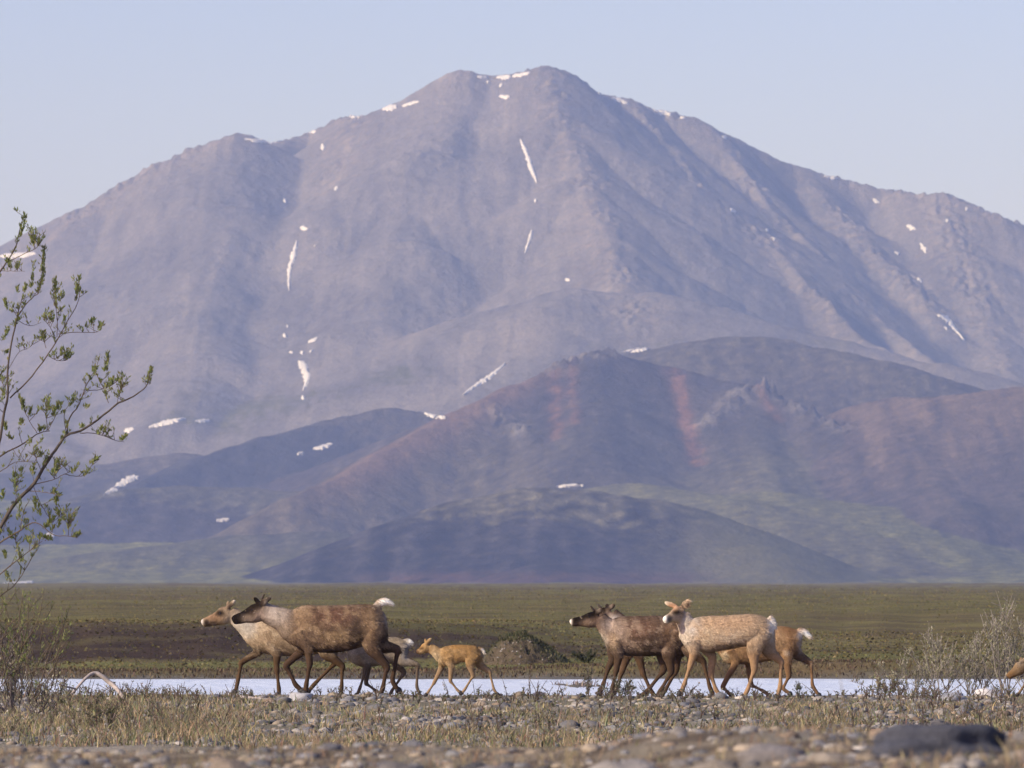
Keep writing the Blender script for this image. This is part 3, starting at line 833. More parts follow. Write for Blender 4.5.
# single stones one can point to
BOULDERS = [
    # left, right, top, bottom, distance, colour, label, flatness
    (868, 1012, 719, 790, 20.5, (0.055, 0.058, 0.072), "large dark slate boulder out of focus at the lower right corner", 0.7),
    (286, 314, 690, 707, 70.5, (0.36, 0.35, 0.34), "grey boulder below the forefeet of the big brown caribou", 0.75),
    (474, 502, 699, 708, 70.5, (0.55, 0.50, 0.44), "pale flat rock below the golden calf's hind foot", 0.45),
    (636, 668, 697, 707, 70.8, (0.42, 0.33, 0.22), "tan flat rock below the dark caribou's hind feet", 0.45),
    (862, 888, 728, 739, 52.5, (0.30, 0.20, 0.14), "rusty brown flat rock just above the dark slate boulder", 0.4),
    (974, 1004, 688, 697, 72.8, (0.56, 0.53, 0.50), "whitish flat rock at the foot of the right willow shrubs", 0.4),
    (936, 968, 692, 704, 71.0, (0.30, 0.30, 0.31), "grey rock among the stones under the right willow shrubs", 0.5),
    (1000, 1040, 740, 775, 20.2, (0.50, 0.47, 0.43), "pale blurred rock right of the dark slate boulder", 0.6),
    (800, 868, 742, 775, 19.8, (0.40, 0.37, 0.33), "pale tan blurred rock left of the dark slate boulder", 0.55),
    (738, 800, 735, 762, 20.6, (0.33, 0.32, 0.33), "grey blurred rock second to the left of the dark slate boulder", 0.5),
    (688, 742, 748, 772, 20.0, (0.38, 0.35, 0.31), "beige blurred rock at the bottom, third to the left of the dark slate boulder", 0.5),
    (590, 662, 752, 785, 20.0, (0.42, 0.41, 0.41), "pale grey blurred rock at the bottom edge right of centre", 0.5),
    (468, 520, 755, 780, 19.5, (0.33, 0.32, 0.33), "mid grey blurred rock at the middle of the bottom edge", 0.5),
    (206, 252, 746, 768, 21.0, (0.36, 0.31, 0.26), "brownish blurred rock at the bottom edge, left of a whitish one", 0.55),
    (262, 318, 761, 785, 20.0, (0.60, 0.57, 0.52), "whitish blurred rock at the bottom edge left of centre", 0.5),
    (226, 252, 742, 756, 26.0, (0.42, 0.42, 0.43), "small light grey blurred rock above the brownish one at lower left", 0.6),
    (30, 72, 754, 776, 20.5, (0.46, 0.42, 0.35), "cream blurred rock at the lower left corner", 0.5),
    (376, 430, 754, 776, 20.6, (0.26, 0.25, 0.25), "dark grey blurred rock at the bottom edge, left of the middle", 0.5),
]
for q, (xa, xb, ya, yb, d, c, lab, fl) in enumerate(BOULDERS):
    if d < 30: ya += 7 if c[0] > 0.1 else 3
    Vs, Fs = stone_shape(ICO4 if xb - xa > 100 else ICO3, 500 + q * 7, 1.0, 0.34)
    c = tuple(f * t for f, t in zip((0.60, 0.56, 0.50), c)) if d < 30 and c[0] > 0.1 else c
    sx = (xb - xa) / 2 / FPX * d * (1.2 if d < 30 and xb - xa < 100 else 1.0); top = CAM_Z + (HOR - ya) / FPX * d
    x_ = ((xa + xb) / 2 - 512) / FPX * d; g = float(ground_z(x_, d, False))
    hz = max(0.62 * (top - g) + 0.03, 0.25 * sx)
    Vs = Vs / np.abs(Vs).max(0) * np.array([sx, sx * 0.8, hz])
    cc = np.tile(np.array(c), (len(Vs), 1)) * (1 + 0.12 * fbm(Vs[:, 0] / sx * 3 + q, Vs[:, 2] / sx * 3 + Vs[:, 1] / sx * 3, 3))[:, None]
    o = build("boulder", Vs, [Fs], M_STONE, cc)
    o.location = (x_, d, top - hz)
    tag(o, lab, "boulder" if xb - xa > 40 else "rock", "loose rocks on the gravel bar")

# ------------------------------------------------------------------ driftwood
mb = MB()
pts = [W(66, 700, 71), W(76, 689, 71), W(86, 678, 71.1), (W(94, 673.2, 71.2)), W(101, 675.5, 71.2), W(110, 683, 71.2), W(117, 689, 71.1), W(124, 699, 71.0)]
pp = spline(pts, 26)
rr = np.interp(np.linspace(0, 1, 26), [0, .25, .45, .7, 1], [0.016, 0.018, 0.026, 0.030, 0.022]) * (1 + 0.12 * perlin(np.arange(26) * 0.6, 2.2))
mb.tube(pp, rr, seg=9)
mb.tube(spline([W(76, 689, 71), W(68, 687, 70.9), W(60, 686, 70.8)], 8), [0.013] * 8, seg=6)
o = mb.build("driftwood_branch", M_DRIFT)
tag(o, "bleached bent driftwood branch arching above the bar at left", "driftwood", "bleached driftwood on the gravel bar")
mb = MB()
pp = spline([W(240, 697, 71), W(256, 698.5, 70.9), W(272, 700, 70.8), W(284, 703, 70.7)], 16)
mb.tube(pp, np.linspace(0.022, 0.012, 16) * (1 + 0.15 * perlin(np.arange(16) * 0.7, 5.2)), seg=8)
mb.tube(spline([W(256, 698.5, 70.9), W(264, 696.5, 70.9), W(270, 696, 71)], 6), np.linspace(0.012, 0.006, 6), seg=6)
o = mb.build("driftwood_stick", M_DRIFT)
tag(o, "straight bleached stick lying on the stones under the left pale caribou", "driftwood", "bleached driftwood on the gravel bar")

# ------------------------------------------------------------------ eroded earth mound on the far bank
md = 119.0
mcx = (524 - 512) / FPX * md
na, nb = 60, 30
A, B_ = np.meshgrid(np.linspace(0, 2 * np.pi, na, endpoint=False), np.linspace(0, 1, nb))
Xm = np.cos(A) * B_; Ym = np.sin(A) * B_
prof = np.clip(1 - B_ ** 2.2, 0, 1)
sk = 1 - 0.50 * smooth(-0.25, 1.0, Xm) * (B_ > 0.01)
Hm = 0.70 * prof * sk + 0.05 * fbm(Xm * 3 + 2, Ym * 3, 3) * (1 - B_ ** 4)
rad = 1 + 0.10 * perlin(np.cos(A) * 1.5 + 3, np.sin(A) * 1.5)
Xw = mcx + Xm * 1.02 * rad; Yw = md + Ym * 1.4 * rad
face = smooth(0.1, 0.6, -Ym - 0.3 * Xm) * smooth(0.12, 0.4, B_)
Hm = Hm - 0.22 * face * np.abs(perlin(Xm * 6, Hm * 7)) - 0.07 * face * np.abs(perlin(Xm * 15, Hm * 16)) + 0.03 * face * perlin(Xm * 14, Hm * 20)
Zw = ground_z(Xw, Yw, False) - 0.06 + Hm
Vm = np.stack([Xw, Yw, Zw], -1).reshape(-1, 3)
i = np.arange(nb - 1)[:, None]; j = np.arange(na)[None, :]; k2 = (j + 1) % na
Fm = np.stack([i * na + j, i * na + k2, (i + 1) * na + k2, (i + 1) * na + j], -1).reshape(-1, 4)
dirt = np.array([0.098, 0.075, 0.048]); turf = np.array([0.062, 0.060, 0.030])
cm = mix(np.tile(turf, (len(Vm), 1)), dirt, np.clip(face.ravel() * (1.1 + 0.5 * fbm(Vm[:, 0] * 5, Vm[:, 2] * 5, 3)), 0, 1))
M_DIRT = material("mound_earth", attr=True, rough=0.95, noise=[(4.0, 0.3), (22.0, 0.35)], bump=(16.0, 0.06))
mound = empty("earth_mound", (mcx, md, float(ground_z(mcx, md, False))))
tag(mound, "eroded earth mound with a grassy top on the far river bank", "mound")
o = build("earth_body", Vm - np.array(mound.location), Fm, M_DIRT, cm, parent=mound)
n = 4200
k_ = rng.integers(0, len(Vm), n)
ok = (face.ravel()[k_] < 0.6) | (rng.random(n) < 0.28)
Pm = Vm[k_[ok]] - np.array(mound.location) + rng.normal(0, 0.02, (ok.sum(), 3)) * np.array([1, 1, 0]); n = len(Pm)
H = rng.uniform(0.02, 0.075, n)
o = blades("turf", Pm, H, H * 0.4, np.stack([H * rng.normal(0, 0.5, n), H * rng.normal(0, 0.4, n)], -1), palette(n, [(0.08, 0.085, 0.035), (0.14, 0.12, 0.06), (0.05, 0.05, 0.028)], [0.5, 0.25, 0.25]), M_GRASS, parent=mound)
o["kind"] = "stuff"
Vs = [];
mb = MB()
for q in range(60):
    k_ = R.choice(np.nonzero(face.ravel() > 0.5)[0].tolist())
    s_ = R.uniform(0.012, 0.04); Vq, Fq = stone_shape(ICO1, q)
    mb.add(Vq * s_ + Vm[k_] - np.array(mound.location), None, Fq, np.array(R.choice([(0.24, 0.21, 0.18), (0.18, 0.15, 0.12), (0.30, 0.27, 0.24)])))
o = mb.build("rubble", M_STONE, mound); o["kind"] = "stuff"


# ------------------------------------------------------------------ willows
def leaf(mb, p, d, l, wdt, col):
    d = d / (np.linalg.norm(d) + 1e-9)
    s = np.cross(d, [R.random() - .5, R.random() - .5, R.random() - .5]); s /= np.linalg.norm(s) + 1e-9
    nrm = np.cross(d, s)
    mb.add([p, p + d * l * 0.45 + s * wdt + nrm * l * 0.06, p + d * l, p + d * l * 0.45 - s * wdt + nrm * l * 0.06], [[0, 1, 2, 3]], None, col)


GREENS = [(0.195, 0.235, 0.070), (0.155, 0.195, 0.060), (0.25, 0.26, 0.095), (0.125, 0.155, 0.052), (0.21, 0.20, 0.085)]


def leaf_column(mb, p0, p1, count, l):
    p0 = np.array(p0); p1 = np.array(p1)
    ax = p1 - p0
    for k in range(count):
        t = R.uniform(-0.05, 1.0)
        p = p0 + ax * t + np.array([R.gauss(0, .008), R.gauss(0, .012), R.gauss(0, .008)])
        a = R.uniform(0, 6.28)
        d = np.array([math.cos(a) * 0.8, math.sin(a) * 0.8, R.uniform(0.4, 1.5)]) + ax / (np.linalg.norm(ax) + 1e-9) * 0.5
        ll = l * R.uniform(0.6, 1.25)
        leaf(mb, p, d, ll, ll * 0.17, R.choice(GREENS))


TD = 58.0
root_px = (-46, 712)
br = MB(); lv = MB()
BARK = (0.085, 0.070, 0.055); TWIG = (0.105, 0.080, 0.055)
# main limbs of the small willow: (points column,row), start radius, end radius
LIMBS = [
    ([(-46, 716), (-40, 660), (-28, 600), (-12, 556), (0, 528), (16, 502), (33, 485), (42, 470), (52, 455), (61, 442), (67, 435), (82, 430), (100, 418), (117, 404), (128, 399), (140, 392), (148, 383), (150, 372)], 0.032, 0.005),
    ([(67, 435), (68, 420), (78, 405), (83, 390), (90, 375), (94, 369)], 0.010, 0.004),
    ([(94, 369), (101, 382), (107, 394), (111, 404)], 0.005, 0.005),
    ([(83, 390), (92, 390), (103, 388), (110, 384)], 0.005, 0.003),
    ([(-44, 690), (-30, 610), (-18, 520), (-8, 470), (0, 440), (4, 413), (8, 396), (8, 370), (12, 342), (17, 320), (18, 315), (21, 304), (24, 293)], 0.026, 0.004),
    ([(18, 316), (26, 305), (34, 297), (40, 292), (43, 275), (44, 256)], 0.007, 0.003),
    ([(10, 398), (28, 380), (45, 357), (57, 337), (64, 323), (75, 303), (78, 286)], 0.010, 0.004),
    ([(57, 337), (58, 323), (57.5, 308), (55, 290)], 0.005, 0.003),
    ([(58, 334), (75, 332), (95, 332), (101, 327)], 0.005, 0.003),
    ([(47, 355), (56, 360), (65, 360)], 0.005, 0.003),
    ([(55, 336), (50, 326), (46, 321)], 0.004, 0.002), ([(46, 348), (40, 336)], 0.004, 0.002),
    ([(-20, 520), (-18, 420), (-14, 330), (-8, 292), (0, 273), (8, 262), (17, 247), (20, 235), (25, 217)], 0.018, 0.004),
    ([(8, 262), (20, 256), (37, 248), (38, 242)], 0.005, 0.003), ([(34, 249), (32.5, 234)], 0.004, 0.003), ([(0, 271), (12, 272), (28, 273)], 0.004, 0.002),
    ([(-16, 470), (0, 456), (14, 448), (25, 441), (37, 433), (48, 430)], 0.012, 0.005),
    ([(37, 433), (30, 422), (24, 410), (23, 402)], 0.005, 0.003), ([(48, 430), (47, 415), (48, 405)], 0.005, 0.003), ([(48, 430), (53, 418), (58, 407)], 0.005, 0.003),
    ([(-20, 560), (0, 543), (20, 531), (33, 523), (42, 525), (55, 535), (68, 536), (80, 538)], 0.012, 0.003),
    ([(33, 485), (44, 482), (55, 479), (64, 474), (72, 471)], 0.007, 0.003), ([(64, 474), (74, 476), (83, 475), (90, 466), (96, 461)], 0.005, 0.003),
    ([(30, 491), (42, 492), (55, 494), (62, 497)], 0.006, 0.003), ([(16, 502), (15, 488), (14, 476)], 0.005, 0.003),
    ([(41, 470), (36, 458), (34, 448)], 0.005, 0.003), ([(52, 455), (58, 468), (56, 478)], 0.005, 0.003), ([(33, 485), (40, 505), (50, 522)], 0.005, 0.003),
    ([(-24, 600), (-6, 580), (10, 567), (22, 558), (33, 550), (45, 541)], 0.010, 0.003), ([(-24, 620), (0, 596), (14, 585), (25, 568), (33, 552)], 0.008, 0.004),
    ([(45, 541), (52, 530), (58, 520), (62, 515)], 0.004, 0.002), ([(68, 536), (70, 524), (72, 516)], 0.004, 0.002), ([(80, 433), (92, 433), (104, 436), (114, 440), (122, 441)], 0.006, 0.003),
    ([(12, 448), (22, 460), (36, 463)], 0.004, 0.002), ([(-10, 478), (6, 468), (16, 462), (34, 461)], 0.006, 0.003), ([(8, 396), (2, 384), (-4, 376)], 0.005, 0.003),
    ([(117, 404), (120, 395), (124, 387)], 0.004, 0.002), ([(8, 370), (18, 352), (26, 348), (31, 343)], 0.004, 0.002), ([(66, 432), (64, 415), (70, 403)], 0.005, 0.003),
    ([(20, 531), (24, 515), (28, 505)], 0.005, 0.003), ([(17, 320), (28, 325), (38, 321)], 0.004, 0.002), ([(4, 413), (-6, 404), (-14, 398)], 0.005, 0.003),
    ([(-12, 556), (2, 530), (8, 515)], 0.005, 0.003), ([(10, 567), (16, 552), (14, 540)], 0.004, 0.002),
]
limb_pts = []
for q, (pts, ra, rb) in enumerate(LIMBS):
    dep = TD + 0.35 * math.sin(q * 2.4)
    n_ = max(6, len(pts) * 3)
    if q in (1, 5, 6, 16, 20, 21): pass
    P = np.array([W(a, b, TD) for a, b in pts])
    t = np.linspace(0, 1, len(P))
    P[:, 1] += (dep - TD) * t            # limbs spread towards and away from the viewer
    P = spline(P, n_)
    P += np.stack([0.006 * perlin(np.arange(n_) * 0.7, np.full(n_, q * 1.3)), np.zeros(n_), 0.006 * perlin(np.arange(n_) * 0.7, np.full(n_, q * 2.1 + 9))], -1) * (np.arange(n_) > 0)[:, None]
    br.tube(P, np.linspace(ra, rb, n_) * 0.8, seg=6, col=BARK if ra > 0.012 else TWIG)
    limb_pts.append(P)
# leaf columns on the shoot tips: (column,row bottom) -> (column,row top), number of leaves
COLS = [((20, 237), (25, 216), 24), ((33, 247), (32, 231), 14), ((38, 247), (39, 240), 8), ((43, 280), (44, 247), 40), ((38, 292), (42, 280), 18), ((31, 287), (34, 262), 18), ((24, 292), (26, 285), 10), ((18, 292), (17, 288), 7),
        ((10, 268), (6, 258), 12), ((56, 306), (55, 280), 30), ((60, 302), (63, 294), 10), ((76, 300), (79, 277), 24), ((63, 325), (65, 318), 7), ((90, 325), (94, 319), 8), ((98, 330), (102, 325), 8),
        ((61, 356), (62, 349), 10), ((66, 360), (71, 354), 10), ((20, 318), (13, 326), 14), ((7, 309), (5, 300), 14), ((3, 340), (8, 330), 12), ((4, 353), (8, 352), 8),
        ((106, 371), (108, 354), 24), ((104, 372), (106, 368), 6), ((110, 385), (112, 380), 8), ((92, 373), (96, 368), 10), ((90, 380), (88, 375), 6), ((148, 384), (151, 368), 24), ((84, 408), (88, 406), 7),
        ((73, 402), (76, 394), 9), ((70, 407), (72, 398), 8), ((48, 410), (48, 400), 16), ((57, 410), (59, 403), 14), ((53, 416), (55, 410), 8), ((23, 410), (22, 399), 12), ((30, 415), (31, 408), 10), ((20, 426), (22, 421), 8), ((29, 445), (30, 440), 6),
        ((38, 431), (45, 428), 10), ((66, 428), (67, 422), 7), ((80, 428), (83, 426), 7), ((98, 434), (102, 428), 10), ((121, 441), (126, 436), 12), ((62, 443), (63, 437), 8),
        ((72, 474), (78, 465), 12), ((84, 476), (90, 470), 10), ((90, 464), (98, 459), 16), ((52, 475), (57, 462), 12), ((33, 475), (34, 465), 12), ((44, 468), (47, 458), 12), ((14, 480), (14, 474), 8), ((20, 472), (23, 468), 8),
        ((16, 498), (14, 480), 10), ((50, 492), (60, 496), 12), ((34, 512), (36, 498), 14), ((40, 516), (38, 505), 10), ((55, 503), (57, 498), 12), ((45, 528), (54, 518), 22), ((58, 528), (61, 520), 10), ((68, 528), (70, 516), 18), ((72, 538), (80, 534), 14), ((52, 540), (40, 536), 20),
        ((30, 545), (28, 537), 12), ((18, 520), (20, 500), 14), ((28, 530), (24, 520), 10), ((6, 560), (4, 552), 10), ((12, 540), (8, 530), 10), ((22, 562), (20, 556), 8), ((34, 552), (36, 545), 8), ((2, 500), (4, 490), 10), ((2, 400), (4, 390), 10), ((6, 430), (4, 424), 10), ((12, 440), (8, 436), 8), ((-6, 370), (-4, 360), 10), ((8, 580), (6, 572), 8)]
for (a, b, cnt) in COLS:
    e = R.uniform(-0.12, 0.12)
    leaf_column(lv, W(*a, TD + e), W(*b, TD + e), int(cnt * 4.0), 0.045)
for P in limb_pts:                    # scattered single leaves along the twigs
    for k in range(len(P) // 3):
        p = P[R.randrange(2, len(P))]
        if R.random() < 0.6: leaf_column(lv, p, p + np.array([0, 0, 0.03]), R.randint(2, 6), 0.05)
for q in range(300):                  # fine side twigs, leafy at the tip
    P = limb_pts[R.randrange(len(limb_pts))]
    i0 = R.randrange(len(P) // 3, len(P)); p = P[i0]
    if p[0] < W(-25, 0, TD)[0]: continue
    dv = np.array([R.gauss(0.15, 0.5), R.gauss(0, 0.5), R.uniform(0.3, 1.1)]); dv *= R.uniform(0.05, 0.17) / np.linalg.norm(dv)
    br.tube(np.array([p, p + dv * 0.5 + np.array([R.gauss(0, .006), 0, 0]), p + dv]), [0.0032, 0.0026, 0.0018], seg=4, col=TWIG)
    leaf_column(lv, p + dv * 0.45, p + dv * 1.05, R.randint(6, 14), 0.040)
for q in range(90):                   # suckers from the foot of the tree
    bx_ = R.uniform(-40, 58); by_ = R.uniform(640, 700); hh = R.uniform(14, 62)
    a_ = np.array(W(bx_, by_, TD + R.uniform(-.6, .6))); b_ = a_ + np.array([R.gauss(0.06, 0.20), R.gauss(0, 0.15), hh / FPX * TD])
    m_ = (a_ + b_) / 2 + np.array([R.gauss(0, .03), 0, 0])
    br.tube(spline([a_, m_, b_], 7), np.linspace(0.006, 0.0022, 7), seg=4, col=TWIG)
    leaf_column(lv, a_ * 0.4 + b_ * 0.6, b_, R.randint(8, 20), 0.040)
willow = empty("willow_tree", W(root_px[0], root_px[1], TD))
tag(willow, "slender young willow with sparse fresh green leaves at the left edge", "tree")
willow.location.z = float(ground_z(willow.location.x, TD))
off = np.array(willow.location)
for mb_ in (br, lv): mb_.V = [v - off for v in mb_.V]
br.build("trunk", M_BARK, willow)
lv.build("crown", M_LEAF, willow, False)


def shrub(name, px_, d, height, spread, stems, label, cat="shrub", group=None, leafcol=None, leaves=6, twig=(0.15, 0.125, 0.11), lean=0.0):
    x_ = (px_ - 512) / FPX * d
    e = empty(name, (x_, d, float(ground_z(x_, d)) - 0.01)); tag(e, label, cat, group)
    b = MB(); l = MB()
    for s in range(stems):
        h = height * R.uniform(0.55, 1.0); ax = R.gauss(0, spread) + lean * h; ay = R.gauss(0, spread * 0.7)
        p0 = np.array([R.gauss(0, spread * 0.25), R.gauss(0, spread * 0.2), 0]); p3 = np.array([p0[0] + ax, p0[1] + ay, h])
        P = spline([p0, p0 + (p3 - p0) * 0.33 + np.array([ax * 0.12, 0, 0.03 * h]), p0 + (p3 - p0) * 0.68 + np.array([R.gauss(0, .02), 0, .02]), p3], 9)
        b.tube(P, np.linspace(0.0065, 0.0022, 9) * (height / 0.9) ** 0.5, seg=4, col=np.array(twig) * R.uniform(0.7, 1.2))
        ends = [(P[-1], P[-1] - P[-2])]
        for k in range(R.randint(5, 9)):
            i0 = R.randint(2, 7); q0 = P[i0]; tl = h * R.uniform(0.12, 0.3); a = R.uniform(0, 6.28)
            dv = np.array([math.cos(a) * 0.42, math.sin(a) * 0.4, R.uniform(0.7, 1.2)]); q1 = q0 + dv * tl
            b.tube(np.array([q0, (q0 + q1) / 2 + np.array([0, 0, -0.01]), q1]), [0.004, 0.003, 0.002], seg=3, col=np.array(twig) * R.uniform(0.8, 1.25))
            ends.append((q1, dv * tl * 0.5)); 
            if R.random() < 0.5:
                q2 = (q0 + q1) / 2 + np.array([R.gauss(0, .05), R.gauss(0, .05), R.uniform(.04, .1)])
                b.tube(np.array([(q0 + q1) / 2, q2]), [0.004, 0.0025], seg=3, col=np.array(twig) * R.uniform(0.8, 1.25)); ends.append((q2, q2 - q0))
        for p, dv in ends:
            for k in range(R.randint(leaves // 2, leaves)):
                t = R.uniform(0, 1); a = R.uniform(0, 6.28)
                dd = np.array([math.cos(a) * 0.6, math.sin(a) * 0.6, R.uniform(0.5, 1.3)])
                ll = R.uniform(0.018, 0.042)
                leaf(l, p - dv * t * 2.2 + np.array([R.gauss(0, .012), R.gauss(0, .012), 0]), dd, ll, ll * 0.22, np.array(R.choice(leafcol)) * R.uniform(0.85, 1.15))
    b.build("branchwork", M_BARK, e); l.build("foliage", M_LEAF, e, False)
    return e


GREY = [(0.29, 0.28, 0.16), (0.36, 0.33, 0.22), (0.22, 0.23, 0.11), (0.40, 0.36, 0.26)]
SH = [(1006, 74.2, 1.25, 0.24, 15, "tallest grey twigged willow shrub, by the right edge"),
      (1032, 74.6, 1.05, 0.20, 20, "grey willow shrub cut by the right edge of the picture"),
      (972, 74.8, 0.92, 0.28, 14, "grey willow shrub left of the tallest one at right"),
      (940, 74.4, 0.84, 0.26, 13, "grey willow shrub in the middle of the right thicket"),
      (914, 74.9, 0.60, 0.26, 12, "short grey willow shrub near the left end of the right thicket"),
      (888, 74.0, 0.30, 0.20, 14, "lowest reddish twigged shrub at the left end of the right thicket")]
for (a, d, h, s, ns, lab) in SH:
    shrub("willow_shrub", a, d, h, s, ns, lab, group="willow shrubs at the right edge", leafcol=GREY, leaves=9, twig=(0.24, 0.21, 0.18) if h > 0.4 else (0.17, 0.11, 0.09))
shrub("willow_shrub", 8, 62, 0.95, 0.26, 24, "tangled grey shrub at the foot of the left willow", leafcol=GREY + [(0.10, 0.11, 0.06)], leaves=5, group="low shrubs at the left edge", twig=(0.12, 0.10, 0.095))
shrub("willow_shrub", 38, 63, 0.62, 0.22, 18, "lower grey shrub right of the tangled one at the left edge", leafcol=GREY, leaves=5, group="low shrubs at the left edge", twig=(0.13, 0.105, 0.10), lean=0.15)
shrub("willow_shrub", 96, 56, 0.36, 0.22, 12, "low olive shrub on the stones in front of the arched driftwood", leafcol=[(0.15, 0.15, 0.075), (0.20, 0.18, 0.10)], leaves=8, group="low shrubs at the left edge", twig=(0.14, 0.10, 0.08))
shrub("willow_shrub", 621, 72.2, 0.24, 0.13, 10, "small dark green shrub at the forefeet of the dark caribou", leafcol=[(0.09, 0.10, 0.05), (0.15, 0.15, 0.09), (0.30, 0.29, 0.24)], leaves=8, group="low shrubs on the bar", twig=(0.10, 0.07, 0.06))
shrub("willow_shrub", 588, 72.6, 0.34, 0.06, 4, "sparse twig shrub in front of the dark caribou's nose", leafcol=[(0.13, 0.13, 0.08)], leaves=4, group="low shrubs on the bar", twig=(0.14, 0.11, 0.09))
shrub("willow_shrub", 800, 70.5, 0.24, 0.05, 3, "single upright sprig below the rearmost brown caribou's hind legs", leafcol=[(0.08, 0.09, 0.05)], leaves=5, group="low shrubs on the bar", twig=(0.09, 0.08, 0.06))
# dark bushes far off on the plain and beside the mound
shrub("heath_bush", 471, 118.5, 0.24, 0.05, 10, "small dark reddish bush behind the golden calf's back", leafcol=[(0.075, 0.045, 0.04), (0.06, 0.04, 0.035)], leaves=12, twig=(0.06, 0.04, 0.035))
shrub("heath_bush", 585, 117.0, 0.26, 0.16, 16, "low dark green bush between the mound and the dark caribou", leafcol=[(0.05, 0.06, 0.03), (0.075, 0.08, 0.035)], leaves=14, twig=(0.05, 0.045, 0.03))

# ------------------------------------------------------------------ caribou
def caribou(label, D, spec, group="caribou crossing the gravel bar"):
    s = D / FPX
    k = spec["k"]
    mb = MB()

    def P3(x, y, dy=0.0):
        w = W(x, y, D); return np.array([w[0], w[1] + dy * s, w[2]])
    SIDE = np.array([0, 1.0, 0])
    # trunk
    T = np.array(spec["torso"], float)
    n_ = len(T) * 3
    Ts = spline(T, n_)
    pts = np.array([P3(a, (b + c) / 2) for a, b, c, w in Ts])
    mb.tube(pts, (Ts[:, 2] - Ts[:, 1]) / 2 * s, Ts[:, 3] * s, seg=20, side=SIDE)
    # neck
    N = np.array(spec["neck"], float)
    N = np.concatenate([N, [[N[-1, 0] + 16 * k, N[-1, 1] + 1, N[-1, 2] * 0.62]]])
    Ns = spline(N, 14)
    mb.tube(np.array([P3(a, b) for a, b, r in Ns]), Ns[:, 2] * s, Ns[:, 2] * s * np.linspace(0.68, 0.56, 14), seg=16, side=SIDE)
    # head
    hp, hn = spec["head"][:2]; dyaw = spec["head"][2] if len(spec["head"]) > 2 else 0.0; hs = spec.get("hs", 1.0)
    p0, p1 = P3(*hp), P3(hn[0], hn[1], dyaw)
    ax = p1 - p0; L = np.linalg.norm(ax); ax /= L
    side = np.cross(ax, [0, 0, 1.0]); side /= np.linalg.norm(side)      # points to the animal's right or left
    up = np.cross(side, ax)
    prof = np.array([[-0.06, .20, .15, 0.0], [0.06, .28, .20, -.02], [0.20, .315, .215, -.045], [0.34, .29, .205, -.055], [0.50, .235, .165, -.055], [0.68, .190, .135, -.05],
                     [0.84, .172, .130, -.045], [0.94, .150, .118, -.05], [1.0, .105, .09, -.06]])
    hc = np.array([p0 + ax * L * t + up * L * o for t, ri, rl, o in prof])
    mb.tube(spline(hc, 20), spline(prof[:, 1:2], 20)[:, 0] * L * hs, spline(prof[:, 2:3], 20)[:, 0] * L * hs, seg=16, side=side)
    # ears: base near the poll, tip as measured
    for sg, (tip, wd) in zip((-1, 1), spec["ears"]):
        # sg -1: ear on the camera side
        sd_ = side if side[1] * sg > 0 else -side
        b0 = p0 + ax * L * 0.02 + up * L * 0.17 * hs + sd_ * L * 0.13 * hs
        t0 = P3(tip[0], tip[1], sg * tip[2])
        e = t0 - b0
        fl = np.cross(e, np.array([0, 1.0, 0]))
        pe = np.array([b0 - e * 0.12, b0 + e * 0.2, b0 + e * 0.5, b0 + e * 0.8, t0])
        mb.tube(spline(pe, 10), np.interp(np.linspace(0, 1, 10), [0, .25, .5, .8, 1], [0.7, 1.1, 1.25, 0.9, 0.35]) * wd * s, np.interp(np.linspace(0, 1, 10), [0, .5, 1], [0.75, 0.62, 0.4]) * max(wd, 2.2) * s, seg=8, side=SIDE)
    # tail
    if "tail" in spec:
        tl = np.array(spec["tail"], float)
        tt = spline(tl, 8)
        mb.tube(np.array([P3(a, b) for a, b, r in tt]), tt[:, 2] * s, tt[:, 2] * s * 0.9, seg=10, side=SIDE)
    # legs
    hooves = []
    for kind, sg, js in spec["legs"]:
        if kind == "f":
            R0 = [9.5, 5.2, 3.1, 2.8, 3.1]; LAT = [0.52, 0.66, 0.95, 1.0, 1.0]; OFF = [8.0, 7.6, 6.5, 6.2, 6.2]
        else:
            R0 = [12.8, 8.2, 3.4, 2.8, 3.1]; LAT = [0.46, 0.58, 0.8, 1.0, 1.0]; OFF = [7.2, 7.6, 6.5, 6.2, 6.2]
        pj = np.array([P3(x_, y_, sg * o * k) for (x_, y_), o in zip(js, OFF)])
        # extra points keep the shank straight and the joints crisp
        hk, fe = pj[2], pj[3]
        seq = [pj[0], pj[1], pj[1] * 0.4 + hk * 0.6, hk, hk * 0.75 + fe * 0.25, hk * 0.35 + fe * 0.65, fe, pj[4]]
        r_ = [R0[0], R0[1], (R0[1] * 0.30 + R0[2] * 0.72), R0[2] * 1.12, 2.3, 2.05, 2.75, 2.5]
        l_ = [LAT[0], LAT[1], 0.8, LAT[2], 1, 1, 1, 1]
        sp = spline(np.array(seq), 30)
        tt = np.linspace(0, 7, 30)
        rr_ = np.interp(tt, range(8), r_) * k * s; ll = np.interp(tt, range(8), l_) * rr_
        mb.tube(sp, rr_, ll, seg=12, side=SIDE)
        hooves.append((fe, pj[4]))
    Vb = np.concatenate(mb.V); F = [np.concatenate(mb.F4), np.concatenate(mb.F3)]
    tmp = build("tmp_body", Vb, F, None)
    md_ = tmp.modifiers.new("r", 'REMESH'); md_.mode = 'VOXEL'; md_.voxel_size = 0.0125 if k > 0.65 else 0.0095
    md2 = tmp.modifiers.new("s", 'SMOOTH'); md2.factor = 0.5; md2.iterations = 3
    dg = bpy.context.evaluated_depsgraph_get()
    me = bpy.data.meshes.new_from_object(tmp.evaluated_get(dg))
    old = tmp.data; bpy.data.objects.remove(tmp); bpy.data.meshes.remove(old)
    n = len(me.vertices)
    co = np.empty(n * 3, np.float32); me.vertices.foreach_get("co", co); co = co.reshape(-1, 3).astype(float)
